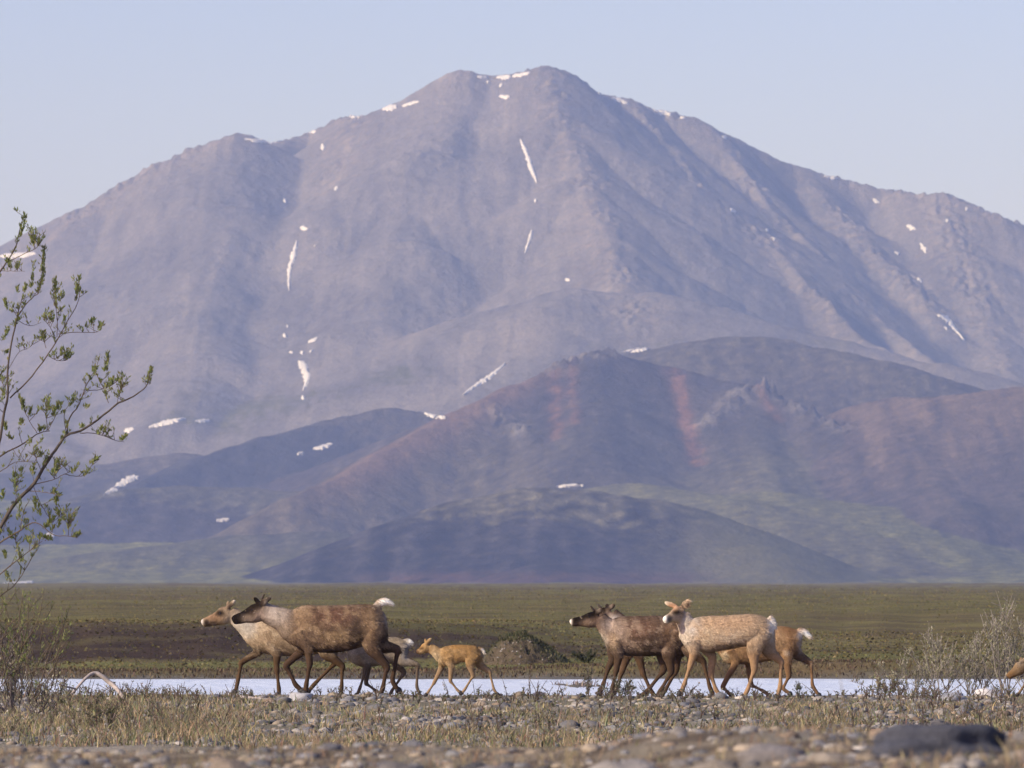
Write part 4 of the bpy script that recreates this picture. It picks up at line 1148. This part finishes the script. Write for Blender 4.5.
    nr_ = np.empty(n * 3, np.float32); me.vertices.foreach_get("normal", nr_); nr_ = nr_.reshape(-1, 3)
    u = 512 + (co[:, 0]) / s; v = HOR - (co[:, 2] - CAM_Z) / s        # back to the drawing's own coordinates of this animal
    lat = (co[:, 1] - D) / s
    rag = fbm(u * 0.16 + lat * 0.05, v * 0.13 + lat * 0.11, 4)
    rag2 = fbm(u * 0.55 + lat * 0.2, v * 0.33 - lat * 0.2, 3)
    streaky = fbm((u + 0.5 * v) * 0.75 + lat * 0.3, (v - 0.4 * u) * 0.22 + lat * 0.2, 3)      # locks of hair lying back and down
    moult = fbm(u * 0.11 + 31 + lat * 0.04, v * 0.12 + lat * 0.07 + spec["torso"][0][0], 3)
    amp = np.where(v < spec["belly"], 0.0042, 0.0006)
    co = co + nr_ * (amp * (0.2 * rag2 + 0.7 * rag + 0.5 * streaky))[:, None]
    # coat colours
    C = np.tile(np.array(spec["base"], float), (n, 1))
    C = mix(C, spec["leg"], smooth(spec["belly"] - 5 * k, spec["belly"] + 6 * k, v + 2 * rag))
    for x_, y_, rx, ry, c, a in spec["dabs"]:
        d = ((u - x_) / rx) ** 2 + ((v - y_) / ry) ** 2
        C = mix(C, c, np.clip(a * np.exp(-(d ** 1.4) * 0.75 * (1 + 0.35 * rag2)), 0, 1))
    mt = smooth(-0.02, 0.34, moult) * (v < spec['belly'] - 3) * smooth(spec['torso'][0][0] - 6, spec['torso'][0][0] + 10, u)
    isw = np.clip((C.min(1) - 0.4) / 0.15, 0, 1)
    C = mix(C, spec.get('coat2', C.mean(0) * 1.5), mt * 0.55 * (1 - isw))
    C = C * (spec.get('gain', 1.0) * (1 - isw) + isw * 0.95)[:, None] if True else C
    C *= (1 + (0.20 * moult + 0.08 * rag + 0.05 * rag2 + 0.14 * streaky) * np.where(v < spec["belly"], 1.0, 0.5))[:, None]
    # pale flecks of shedding winter hair
    if spec.get("fleck"):
        fk = smooth(0.62, 0.8, fbm(u * 0.33 + 7 + lat * 0.1, v * 0.33, 2)) * (v < spec["belly"] - 6)
        C = mix(C, (0.40, 0.33, 0.26), fk * 0.4)
    # warm brown of the pelt; strong contrast between bleached and fresh hair
    lum = C.mean(1, keepdims=True); C = C * np.clip((lum / lum.mean()) ** 0.22, 0.6, 1.5) * np.array([1.0, 0.96, 0.86])
    lowest = max(j[4][1] for _, _, j in spec["legs"])
    cx = spec["torso"][len(spec["torso"]) // 2][0]
    root = empty("caribou" if k > 0.65 else "caribou_calf", W(cx, lowest, D))
    tag(root, label, "caribou", group)
    off = np.array(root.location); me_off = -off
    me.vertices.foreach_set("co", (co - off).astype(np.float32).ravel())
    me.polygons.foreach_set("use_smooth", np.ones(len(me.polygons), bool))
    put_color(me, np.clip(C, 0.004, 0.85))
    me.materials.clear(); me.materials.append(M_COAT); me.name = "body"; me.update()
    body = bpy.data.objects.new("body", me); scene.collection.objects.link(body); body.parent = root
    # coat of coarse hair lying back and down
    hv_ = np.nonzero((v < spec["belly"] + 2) & (u > min(hp[0] + 12 * k, spec["torso"][0][0] - 4)) & ~((v < hp[1] - 5) & (u < spec["torso"][0][0] - 6)))[0]
    pick = rng.choice(hv_, int(15000 * k * k))
    nn_ = nr_[pick].astype(float); fl_ = np.tile(np.array([0.85, 0.0, -0.55]), (len(pick), 1)) + rng.normal(0, 0.16, (len(pick), 3))
    tg = fl_ - nn_ * (fl_ * nn_).sum(1)[:, None]; tg /= np.linalg.norm(tg, axis=1)[:, None] + 1e-9
    ll_ = rng.uniform(0.022, 0.060, len(pick)) * (0.55 + 0.45 * k)
    wd_ = np.cross(nn_, tg) * (0.0055 * (0.6 + 0.4 * k))
    b0_ = (co[pick] + me_off) - nn_ * 0.004
    tp_ = b0_ + tg * ll_[:, None] + nn_ * (ll_ * rng.uniform(0.16, 0.34, len(pick)))[:, None]
    HV = np.stack([b0_ - wd_, b0_ + wd_, tp_], 1).reshape(-1, 3)
    HF = np.arange(len(HV)).reshape(-1, 3)
    HC = np.repeat(np.clip(C[pick] * (1 + 0.13 * rng.standard_normal((len(pick), 1))), 0.004, 0.85), 3, 0)
    build("hair", HV, [HF], M_COAT, HC, True, body)
    # hooves
    for fe, toe in hooves:
        hb = MB()
        d_ = toe - fe; d_ /= np.linalg.norm(d_)
        fw = np.array([-0.75, 0, -0.45]) if d_[0] < 0.45 else np.array([0.7, 0, -0.7])
        fw = fw * 0.5 + d_ * 0.5; fw /= np.linalg.norm(fw)
        a = toe - d_ * 0.012
        for cl in (-1, 1):
            o_ = np.array([0, cl * 0.012 * k, 0])
            hb.tube(np.array([a + o_, a + o_ + fw * 0.03 * k, a + o_ + fw * 0.065 * k, a + o_ + fw * 0.092 * k]), np.array([0.028, 0.034, 0.026, 0.007]) * k * 1.35, np.array([0.017, 0.020, 0.016, 0.006]) * k * 1.35, seg=8, side=SIDE)
        hb.V = [q - off for q in hb.V]
        hb.build("hoof", M_HOOF, root)
    # eyes
    for sg in (-1, 1):
        eb = MB()
        c = p0 + ax * L * 0.30 + up * L * (0.07) * hs + side * sg * L * 0.165 * hs - off
        Vi, Fi = ICO2
        eb.add(Vi * 0.036 * L / hs + c, None, Fi)
        eb.build("eye", M_EYE, body)
    for (a, b, c, dy) in spec.get("antlers", []):
        ab = MB()
        ab.tube(spline(np.array([P3(*a, dy), P3(*b, dy * 1.3), P3(*c, dy * 1.6)]) - off, 8), np.linspace(1.5, 0.8, 8) * s, seg=7)
        ab.build("antler", M_VELVET, root)
    return root


WHITE = (0.72, 0.70, 0.68); DK = (0.013, 0.010, 0.009)
# --- big brown caribou in front, left group
caribou("big dark brown caribou with a black face and raised white tail", 73.0, dict(
    k=1.0, belly=651, coat2=(0.215, 0.155, 0.10), base=(0.122, 0.082, 0.058), leg=(0.072, 0.046, 0.032), fleck=True,
    torso=[(288, 622, 640, 5), (294, 611.5, 646, 9), (303, 605.5, 650, 12.5), (316, 605.5, 652, 14.5), (330, 605.5, 653, 16), (345, 604.5, 651, 16), (358, 604, 647, 15), (368, 604, 645, 13.5), (377, 605, 642, 11), (383, 609, 636, 7), (386.5, 615, 629, 3)],
    neck=[(262, 611, 9.5), (272, 615.5, 10.5), (283, 620, 12.5), (293, 626, 17), (303, 628, 20)], head=[(262, 609.5), (232, 619.5)], hs=0.98,
    ears=[((271.5, 597.5, 9), 2.7), ((253.5, 597, 6), 2.4)], tail=[(376, 607, 4), (381, 602, 4), (387, 601.5, 3.4), (392.5, 604.5, 1.8)], antlers=[((262, 602), (262.5, 598), (264.5, 594.5), -3.0)],
    legs=[("f", -1, [(300, 630), (308, 646), (310, 664), (306.5, 685), (306, 692)]), ("f", 1, [(299, 632), (302, 649), (285.8, 666), (295.5, 685), (301, 690)]),
          ("h", -1, [(372, 622), (371, 645), (387, 667), (382.8, 688.5), (380, 695.5)]), ("h", 1, [(374, 622), (381, 644), (397.5, 650), (392.5, 681), (397.5, 689.5)])],
    dabs=[(276, 614, 13, 12, (0.33, 0.285, 0.255), .95), (285, 630, 7, 8, (0.24, 0.19, 0.15), .7), (302, 616, 9, 14, (0.225, 0.155, 0.10), .8), (308, 640, 9, 9, (0.14, 0.10, 0.075), .6), (335, 615, 20, 9, (0.135, 0.075, 0.056), .8),
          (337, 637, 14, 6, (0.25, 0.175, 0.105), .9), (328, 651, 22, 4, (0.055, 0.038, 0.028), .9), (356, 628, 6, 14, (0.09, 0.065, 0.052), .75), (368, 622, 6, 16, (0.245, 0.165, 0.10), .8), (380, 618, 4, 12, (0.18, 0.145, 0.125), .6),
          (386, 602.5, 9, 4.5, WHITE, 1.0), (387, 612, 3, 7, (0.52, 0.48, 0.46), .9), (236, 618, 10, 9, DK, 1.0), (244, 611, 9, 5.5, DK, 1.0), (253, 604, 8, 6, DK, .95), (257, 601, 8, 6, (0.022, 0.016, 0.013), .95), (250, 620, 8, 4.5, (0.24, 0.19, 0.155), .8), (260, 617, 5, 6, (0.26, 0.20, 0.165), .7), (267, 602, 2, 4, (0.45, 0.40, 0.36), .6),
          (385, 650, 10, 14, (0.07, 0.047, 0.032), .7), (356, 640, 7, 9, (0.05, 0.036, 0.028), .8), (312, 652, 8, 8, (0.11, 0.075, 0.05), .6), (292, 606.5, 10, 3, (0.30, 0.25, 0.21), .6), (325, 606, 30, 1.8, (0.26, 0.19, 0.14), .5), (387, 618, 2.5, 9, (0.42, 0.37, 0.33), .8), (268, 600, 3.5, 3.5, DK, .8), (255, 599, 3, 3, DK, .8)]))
# --- pale caribou behind it
caribou("pale tan caribou with outstretched neck, leading, half hidden behind the big brown one", 74.2, dict(
    k=0.86, belly=654, coat2=(0.44, 0.36, 0.26), gain=0.80, base=(0.345, 0.265, 0.185), leg=(0.12, 0.077, 0.047),
    torso=[(250, 628, 648, 4), (256, 621, 652, 8.5), (267, 617, 654, 11), (285, 618, 656, 12.5), (305, 618, 656, 13), (320, 618, 652, 12), (330, 619, 649, 10), (338, 624, 642, 5)],
    neck=[(230, 613, 7.8), (240, 620.5, 9), (249, 628, 11), (257, 634, 14.5), (266, 636, 16)], head=[(230, 612), (201.5, 622.5)], hs=0.95,
    ears=[((236, 600, 5), 2.3), ((228, 601, 6), 2.0)],
    legs=[("f", 1, [(259, 640), (257, 652), (241, 663), (237.8, 680), (235.5, 691)]), ("f", -1, [(268, 640), (276.5, 654), (277, 670), (279, 688), (279.5, 693.5)]),
          ("h", -1, [(327, 630), (325, 651), (342.5, 666), (341.8, 687), (341, 694.5)]), ("h", 1, [(326, 630), (330, 651), (335, 663), (314, 684.5), (309, 690.5)])],
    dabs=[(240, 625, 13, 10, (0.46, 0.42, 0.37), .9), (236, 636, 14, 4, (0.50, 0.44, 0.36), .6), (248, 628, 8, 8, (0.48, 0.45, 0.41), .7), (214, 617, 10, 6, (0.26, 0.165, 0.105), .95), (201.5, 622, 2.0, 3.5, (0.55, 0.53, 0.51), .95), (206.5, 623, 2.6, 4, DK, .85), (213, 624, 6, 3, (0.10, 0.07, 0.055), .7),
          (220, 613, 4.5, 3.5, (0.022, 0.016, 0.013), .95), (223, 606, 5, 3, (0.15, 0.10, 0.075), .7), (230, 606, 3, 4, (0.10, 0.07, 0.055), .8), (236, 600, 3, 4, (0.55, 0.50, 0.44), .9), (258, 651, 9, 4, (0.14, 0.10, 0.075), .8), (272, 640, 8, 9, (0.31, 0.225, 0.15), .7), (283, 652, 7, 7, (0.16, 0.11, 0.08), .8)]))
# --- grey yearling behind the big one's hindquarters
caribou("pale grey yearling mostly hidden behind the big brown caribou's hind legs", 74.7, dict(
    k=0.70, belly=664, coat2=(0.34, 0.28, 0.22), gain=0.70, base=(0.37, 0.31, 0.25), leg=(0.19, 0.145, 0.115),
    torso=[(349, 644, 656, 4), (354, 640, 663, 6.5), (363, 637.5, 667, 8), (375, 638, 666, 8.5), (388, 637, 664, 8.5), (397, 637, 662, 8), (404, 640, 658, 6), (408, 645, 654, 3)],
    neck=[(337, 630, 5.5), (345, 638, 6.5), (352, 646, 8.5), (358, 651, 10)], head=[(337, 629), (323, 634)], ears=[((341, 622, 4), 1.8), ((336, 621, 4), 1.8)], tail=[(404, 642, 3), (408, 641.5, 3.2), (412, 643.5, 2)],
    legs=[("f", -1, [(361, 652), (366, 664), (364.5, 674), (360, 688), (357.5, 694.5)]), ("f", 1, [(363, 652), (368, 664), (366, 683.5), (376, 691), (379.5, 694)]),
          ("h", -1, [(398, 648), (402, 660), (417.5, 665), (417, 687), (420, 694)]), ("h", 1, [(397, 648), (396, 662), (404, 673), (392, 690.5), (388.5, 697)])],
    dabs=[(352, 656, 4, 12, (0.55, 0.49, 0.43), .8), (410, 642, 5, 4, WHITE, 1.0), (404, 654, 6, 9, (0.36, 0.34, 0.34), .8), (397, 640, 8, 3, (0.40, 0.33, 0.23), .7)]))
# --- golden calf
CALF = dict(
    k=0.58, belly=664.5, coat2=(0.34, 0.20, 0.075), gain=0.74, base=(0.40, 0.262, 0.130), leg=(0.35, 0.245, 0.150), hs=1.3,
    torso=[(438, 652, 664, 3.5), (442, 648.5, 666.5, 5.5), (450, 645.5, 666, 6.6), (460, 644.6, 662.5, 6.8), (468, 645, 662.5, 6.8), (475, 645.8, 663, 6), (479.5, 648.5, 660, 3.6)],
    neck=[(429, 647, 4.9), (434, 650.5, 5.2), (440, 655, 7), (447, 657, 8.2)], head=[(428, 646), (416.5, 652.5)],
    ears=[((431.5, 638, 4.5), 1.7), ((425, 638.5, 3.5), 1.4)], tail=[(478, 648, 2), (482, 650, 1.9), (484, 654, 1.2)],
    legs=[("f", 1, [(443, 657), (441, 668), (434, 683), (428.5, 691.5), (426.5, 694.5)]), ("f", -1, [(448, 657), (451, 667), (450.5, 681), (457.5, 690), (460, 692)]),
          ("h", -1, [(473, 652), (470, 663), (473, 676), (464.8, 689.5), (462, 693)]), ("h", 1, [(475, 653), (478.5, 663.5), (489.5, 672), (494, 689.5), (497, 694)])],
    dabs=[(435, 658, 5, 8, (0.52, 0.42, 0.28), .85), (440, 650, 6, 4, (0.45, 0.32, 0.18), .6), (452, 664, 8, 3.5, (0.40, 0.30, 0.19), .6), (420, 653, 4, 3, (0.50, 0.36, 0.20), .7), (416.5, 652.5, 2.4, 3, (0.11, 0.065, 0.045), .95), (421, 648, 2.6, 1.8, (0.05, 0.032, 0.022), .95),
          (420, 645, 3, 3, (0.48, 0.27, 0.10), .7), (483, 650, 2.5, 5, WHITE, .95), (460, 646, 14, 3, (0.36, 0.20, 0.07), .6), (468, 652, 4, 5, (0.34, 0.20, 0.08), .5), (431, 639, 2, 3, (0.55, 0.43, 0.28), .6)])
caribou("small golden calf with a dark nose walking alone between the two groups", 72.5, CALF)
# --- dark caribou with white nose, right group
caribou("dark grey brown caribou with a white nose heading the right group", 73.1, dict(
    k=0.92, belly=654.5, coat2=(0.235, 0.18, 0.14), base=(0.118, 0.080, 0.061), leg=(0.080, 0.053, 0.036), fleck=True,
    torso=[(605, 634, 648, 4), (611, 624, 653, 8), (620, 617, 655, 11), (632, 616, 656, 13), (645, 616, 656, 14), (657, 615.5, 655, 13.5), (668, 616, 652, 12.5), (678, 618.5, 648, 10.5), (686, 624, 642, 5)],
    neck=[(599, 618.5, 8), (605, 625, 9), (612, 632, 12), (620, 636, 15)], head=[(598, 617.5), (570, 621.5)], hs=0.92,
    ears=[((603, 608, 6), 2.3), ((595, 608, 6), 2.0)], antlers=[((594, 611), (592, 608), (590.5, 606), -2.5)],
    legs=[("f", -1, [(614, 640), (618, 656), (616, 671), (612.5, 687), (610.5, 694)]), ("f", 1, [(613, 640), (613, 658), (608.5, 668), (603.2, 685), (601, 692)]),
          ("h", -1, [(676, 630), (668.5, 651), (671, 672), (660, 691), (657, 696)]), ("h", 1, [(675, 630), (664, 653), (663.5, 671), (647.5, 691), (641, 696)])],
    dabs=[(619, 630, 6, 10, (0.30, 0.235, 0.195), .85), (608, 624, 7, 7, (0.25, 0.21, 0.195), .8), (613, 642, 4, 8, (0.36, 0.27, 0.18), .7), (602, 641, 5, 8, (0.50, 0.45, 0.38), .6), (570, 621.5, 2.2, 5, (0.62, 0.59, 0.56), 1.0), (576.5, 620, 4, 6, DK, 1.0), (585, 616, 7, 4, (0.022, 0.016, 0.013), .9), (595, 612, 6, 4, (0.022, 0.016, 0.013), .9),
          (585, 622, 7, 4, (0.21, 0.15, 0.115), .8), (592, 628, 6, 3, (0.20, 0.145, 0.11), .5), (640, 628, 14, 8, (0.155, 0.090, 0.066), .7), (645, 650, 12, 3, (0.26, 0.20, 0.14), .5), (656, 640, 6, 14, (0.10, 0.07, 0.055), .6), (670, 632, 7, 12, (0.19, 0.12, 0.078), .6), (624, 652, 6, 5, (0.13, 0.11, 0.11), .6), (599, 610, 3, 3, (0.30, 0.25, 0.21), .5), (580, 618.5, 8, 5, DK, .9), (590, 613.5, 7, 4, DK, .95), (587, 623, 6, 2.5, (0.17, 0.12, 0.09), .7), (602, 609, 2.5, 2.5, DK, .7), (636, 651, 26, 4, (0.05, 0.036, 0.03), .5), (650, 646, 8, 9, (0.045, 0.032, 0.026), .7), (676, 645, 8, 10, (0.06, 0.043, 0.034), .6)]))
# --- dark head behind it
caribou("dark faced caribou whose head shows just behind the white nosed one's ears", 74.5, dict(
    k=0.90, belly=655, coat2=(0.2, 0.15, 0.11), base=(0.115, 0.08, 0.06), leg=(0.095, 0.06, 0.038),
    torso=[(622, 636, 648, 4), (628, 627, 653, 8), (640, 620, 656, 11), (655, 619, 656, 13), (672, 619, 654, 13), (686, 621, 650, 11), (696, 627, 645, 5)],
    neck=[(611, 613.5, 7.5), (617, 621, 9), (625, 630, 11.5), (633, 636, 14)], head=[(610, 612), (586, 617.5)], hs=0.92,
    ears=[((615, 604.5, 5), 2.3), ((606, 604, 5), 2.1)], antlers=[((601, 608), (599, 606), (598, 604.5), 2.0)],
    legs=[("f", -1, [(632, 640), (638.5, 657), (643, 673.5), (650.5, 690), (654.5, 696)]), ("f", 1, [(631, 640), (627, 657), (622, 672), (617.5, 686), (615, 692)]),
          ("h", -1, [(687, 634), (690, 651), (703, 661.5), (710, 688), (713.5, 695)]), ("h", 1, [(687, 634), (677, 653), (676, 671), (665, 691), (661, 696)])],
    dabs=[(605, 607.5, 10, 4.5, (0.022, 0.016, 0.013), .95), (589, 611, 4.5, 4, (0.50, 0.42, 0.35), .9), (600, 609, 9, 4, DK, .95), (608, 612, 4, 3.5, (0.20, 0.15, 0.12), .5), (614, 620, 6, 5, (0.42, 0.38, 0.36), .7), (611, 606, 1.6, 3, (0.38, 0.30, 0.25), .5)]))
# --- pale caribou looking towards the camera
caribou("pale cream caribou with upright ears turning its white muzzle towards the viewer", 72.6, dict(
    k=0.92, belly=651, coat2=(0.36, 0.255, 0.17), gain=0.88, base=(0.445, 0.335, 0.240), leg=(0.36, 0.235, 0.140), hs=1.0,
    torso=[(682, 635, 648, 4), (688, 625, 651, 8), (698, 617.5, 652, 11), (710, 615.8, 652, 12.5), (725, 615.5, 650, 13.5), (740, 614.5, 647, 13.5), (753, 614, 645, 13), (763, 616.5, 643, 11), (770, 621.5, 639, 7), (773.5, 627, 634, 3)],
    neck=[(681.5, 614.5, 7.8), (685, 622, 8.8), (690, 630, 11), (698, 635, 14.5)], head=[(681, 611.5), (663.5, 619.5), -17],
    ears=[((689.5, 600, 9), 3.0), ((664.5, 602, 2), 2.5)], tail=[(768, 618, 4), (772.5, 622, 3.6), (774.5, 629, 2)],
    legs=[("f", -1, [(692, 640), (693.5, 653), (690, 666), (684, 684.5), (681, 692.5)]), ("f", 1, [(700, 640), (712, 656), (711.5, 676), (716, 689.5), (719, 694)]),
          ("h", -1, [(761, 628), (753.5, 648), (754, 670), (747.5, 689.5), (744, 696)]), ("h", 1, [(763, 628), (768.5, 650), (781.5, 662), (780.5, 686), (778, 696)])],
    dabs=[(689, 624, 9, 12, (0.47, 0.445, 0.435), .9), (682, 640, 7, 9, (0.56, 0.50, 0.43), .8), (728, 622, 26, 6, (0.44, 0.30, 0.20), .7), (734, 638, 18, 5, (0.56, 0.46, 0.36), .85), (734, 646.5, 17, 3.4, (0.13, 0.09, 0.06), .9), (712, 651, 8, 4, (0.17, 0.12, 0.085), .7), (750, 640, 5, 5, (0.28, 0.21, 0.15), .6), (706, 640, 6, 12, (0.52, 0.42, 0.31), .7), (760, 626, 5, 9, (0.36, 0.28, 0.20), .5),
          (772, 624, 5, 8, WHITE, 1.0), (770, 634, 4, 8, (0.56, 0.52, 0.49), .8), (664, 620, 4.6, 5, (0.74, 0.71, 0.68), 1.0), (669, 618.5, 2.6, 4, (0.09, 0.07, 0.065), .85), (676, 612, 5, 3.2, (0.022, 0.016, 0.013), .95), (673, 606.5, 6, 3.5, (0.40, 0.235, 0.145), .9), (680, 604.5, 3, 3, (0.13, 0.09, 0.07), .8),
          (686.5, 605, 1.6, 3, (0.15, 0.10, 0.08), .85), (664.5, 603, 2.5, 3.5, (0.62, 0.55, 0.46), .8), (690.5, 602, 1.5, 4, (0.62, 0.56, 0.50), .8), (712, 650, 6, 5, (0.30, 0.22, 0.17), .6)]))
# --- brown yearling behind the pale one
caribou("golden brown yearling with a white rump stepping behind the pale cream caribou", 73.9, dict(
    k=0.76, belly=662, coat2=(0.22, 0.125, 0.066), gain=0.85, base=(0.325, 0.205, 0.118), leg=(0.25, 0.15, 0.085),
    torso=[(721, 648, 662, 4), (727, 641, 665, 7), (740, 632, 665, 9.5), (755, 628, 663, 10), (768, 626.5, 661, 10), (780, 626, 658, 10), (790, 627, 656, 9.5), (797, 629.5, 652, 7.5), (801.5, 636, 646, 3.5)],
    neck=[(713, 634, 6.5), (718, 640, 7.5), (724, 646, 9.5), (731, 650, 11.5)], head=[(713, 633), (697, 639)], ears=[((716, 626, 4), 2.0), ((712, 625, 4), 2.0)], tail=[(798, 631.5, 3.6), (804, 632, 3.6), (811.5, 638.5, 2)],
    legs=[("f", -1, [(729, 650), (735, 662), (722.5, 687), (727.5, 692), (730.5, 695)]), ("f", 1, [(738, 650), (748, 662), (751.5, 685), (764, 691.5), (769, 695)]),
          ("h", -1, [(789, 638), (786.5, 655), (788.5, 676), (783, 688.5), (789, 693)]), ("h", 1, [(790, 638), (796.5, 653), (811, 663.5), (813, 686), (818.5, 694.5)])],
    dabs=[(724, 656, 4, 5, (0.50, 0.42, 0.31), .8), (788, 630, 9, 4, (0.25, 0.135, 0.07), .8), (777, 640, 6, 10, (0.40, 0.27, 0.165), .7), (790, 644, 5, 8, (0.22, 0.135, 0.085), .6), (805, 634, 7, 5, WHITE, 1.0), (800, 645, 3, 9, (0.50, 0.44, 0.40), .8), (786, 653, 3, 2.4, (0.46, 0.38, 0.32), .8), (800, 658, 8, 6, (0.15, 0.10, 0.07), .7), (812, 664, 3, 3, (0.40, 0.32, 0.25), .5)]))
# --- calf entering at the right edge, only its lowered muzzle in view
sh = 592.0
C2 = dict(CALF)
C2["torso"] = [(a + sh, b, c, w) for a, b, c, w in CALF["torso"]]
C2["legs"] = [(k_, sg, [(a + sh, b) for a, b in js]) for k_, sg, js in CALF["legs"]]
C2["tail"] = [(a + sh, b, r) for a, b, r in CALF["tail"]]
C2["dabs"] = [(a + sh, b, rx, ry, c, al) for a, b, rx, ry, c, al in CALF["dabs"] if a > 432] + [(1010, 676, 6, 5, (0.30, 0.15, 0.05), .6), (1020, 662, 4, 4, (0.36, 0.30, 0.25), .8)]
C2["gain"] = 0.5
C2["head"] = [(1023, 665), (1007, 676.5)]; C2["hs"] = 1.1
C2["neck"] = [(1024, 664, 5.2), (1029, 661, 5.6), (1034, 658.5, 7.2), (1040, 657, 8.2)]
C2["ears"] = [((1029, 657, 4.5), 1.7), ((1022, 657, 3.5), 1.4)]
caribou("orange brown calf with lowered muzzle just entering at the right edge", 72.4, C2)

# ------------------------------------------------------------------ haze: one closed box of air round everything
hv = []
x0, x1, y0_, y1_, z0, z1 = -1500.0, 1500.0, -60.0, 9700.0, -12.0, 800.0
hv = np.array([[x0, y0_, z0], [x1, y0_, z0], [x1, y1_, z0], [x0, y1_, z0], [x0, y0_, z1], [x1, y0_, z1], [x1, y1_, z1], [x0, y1_, z1]])
hf = np.array([[0, 3, 2, 1], [4, 5, 6, 7], [0, 1, 5, 4], [1, 2, 6, 5], [2, 3, 7, 6], [3, 0, 4, 7]])
mh = bpy.data.materials.new("haze_air"); mh.use_nodes = True
nt = mh.node_tree
nt.nodes.remove(nt.nodes["Principled BSDF"])
pv = nt.nodes.new("ShaderNodeVolumePrincipled")
pv.inputs["Color"].default_value = (*HAZE_COLOR, 1)
pv.inputs["Density"].default_value = HAZE_DENSITY
pv.inputs["Absorption Color"].default_value = (1, 1, 1, 1)
pv.inputs["Anisotropy"].default_value = 0.0
nt.links.new(pv.outputs[0], nt.nodes["Material Output"].inputs["Volume"])
haze = build("haze", hv, [hf], mh, smooth_shade=False)
tag(haze, "pale blue haze in the air of the whole valley", kind="stuff")
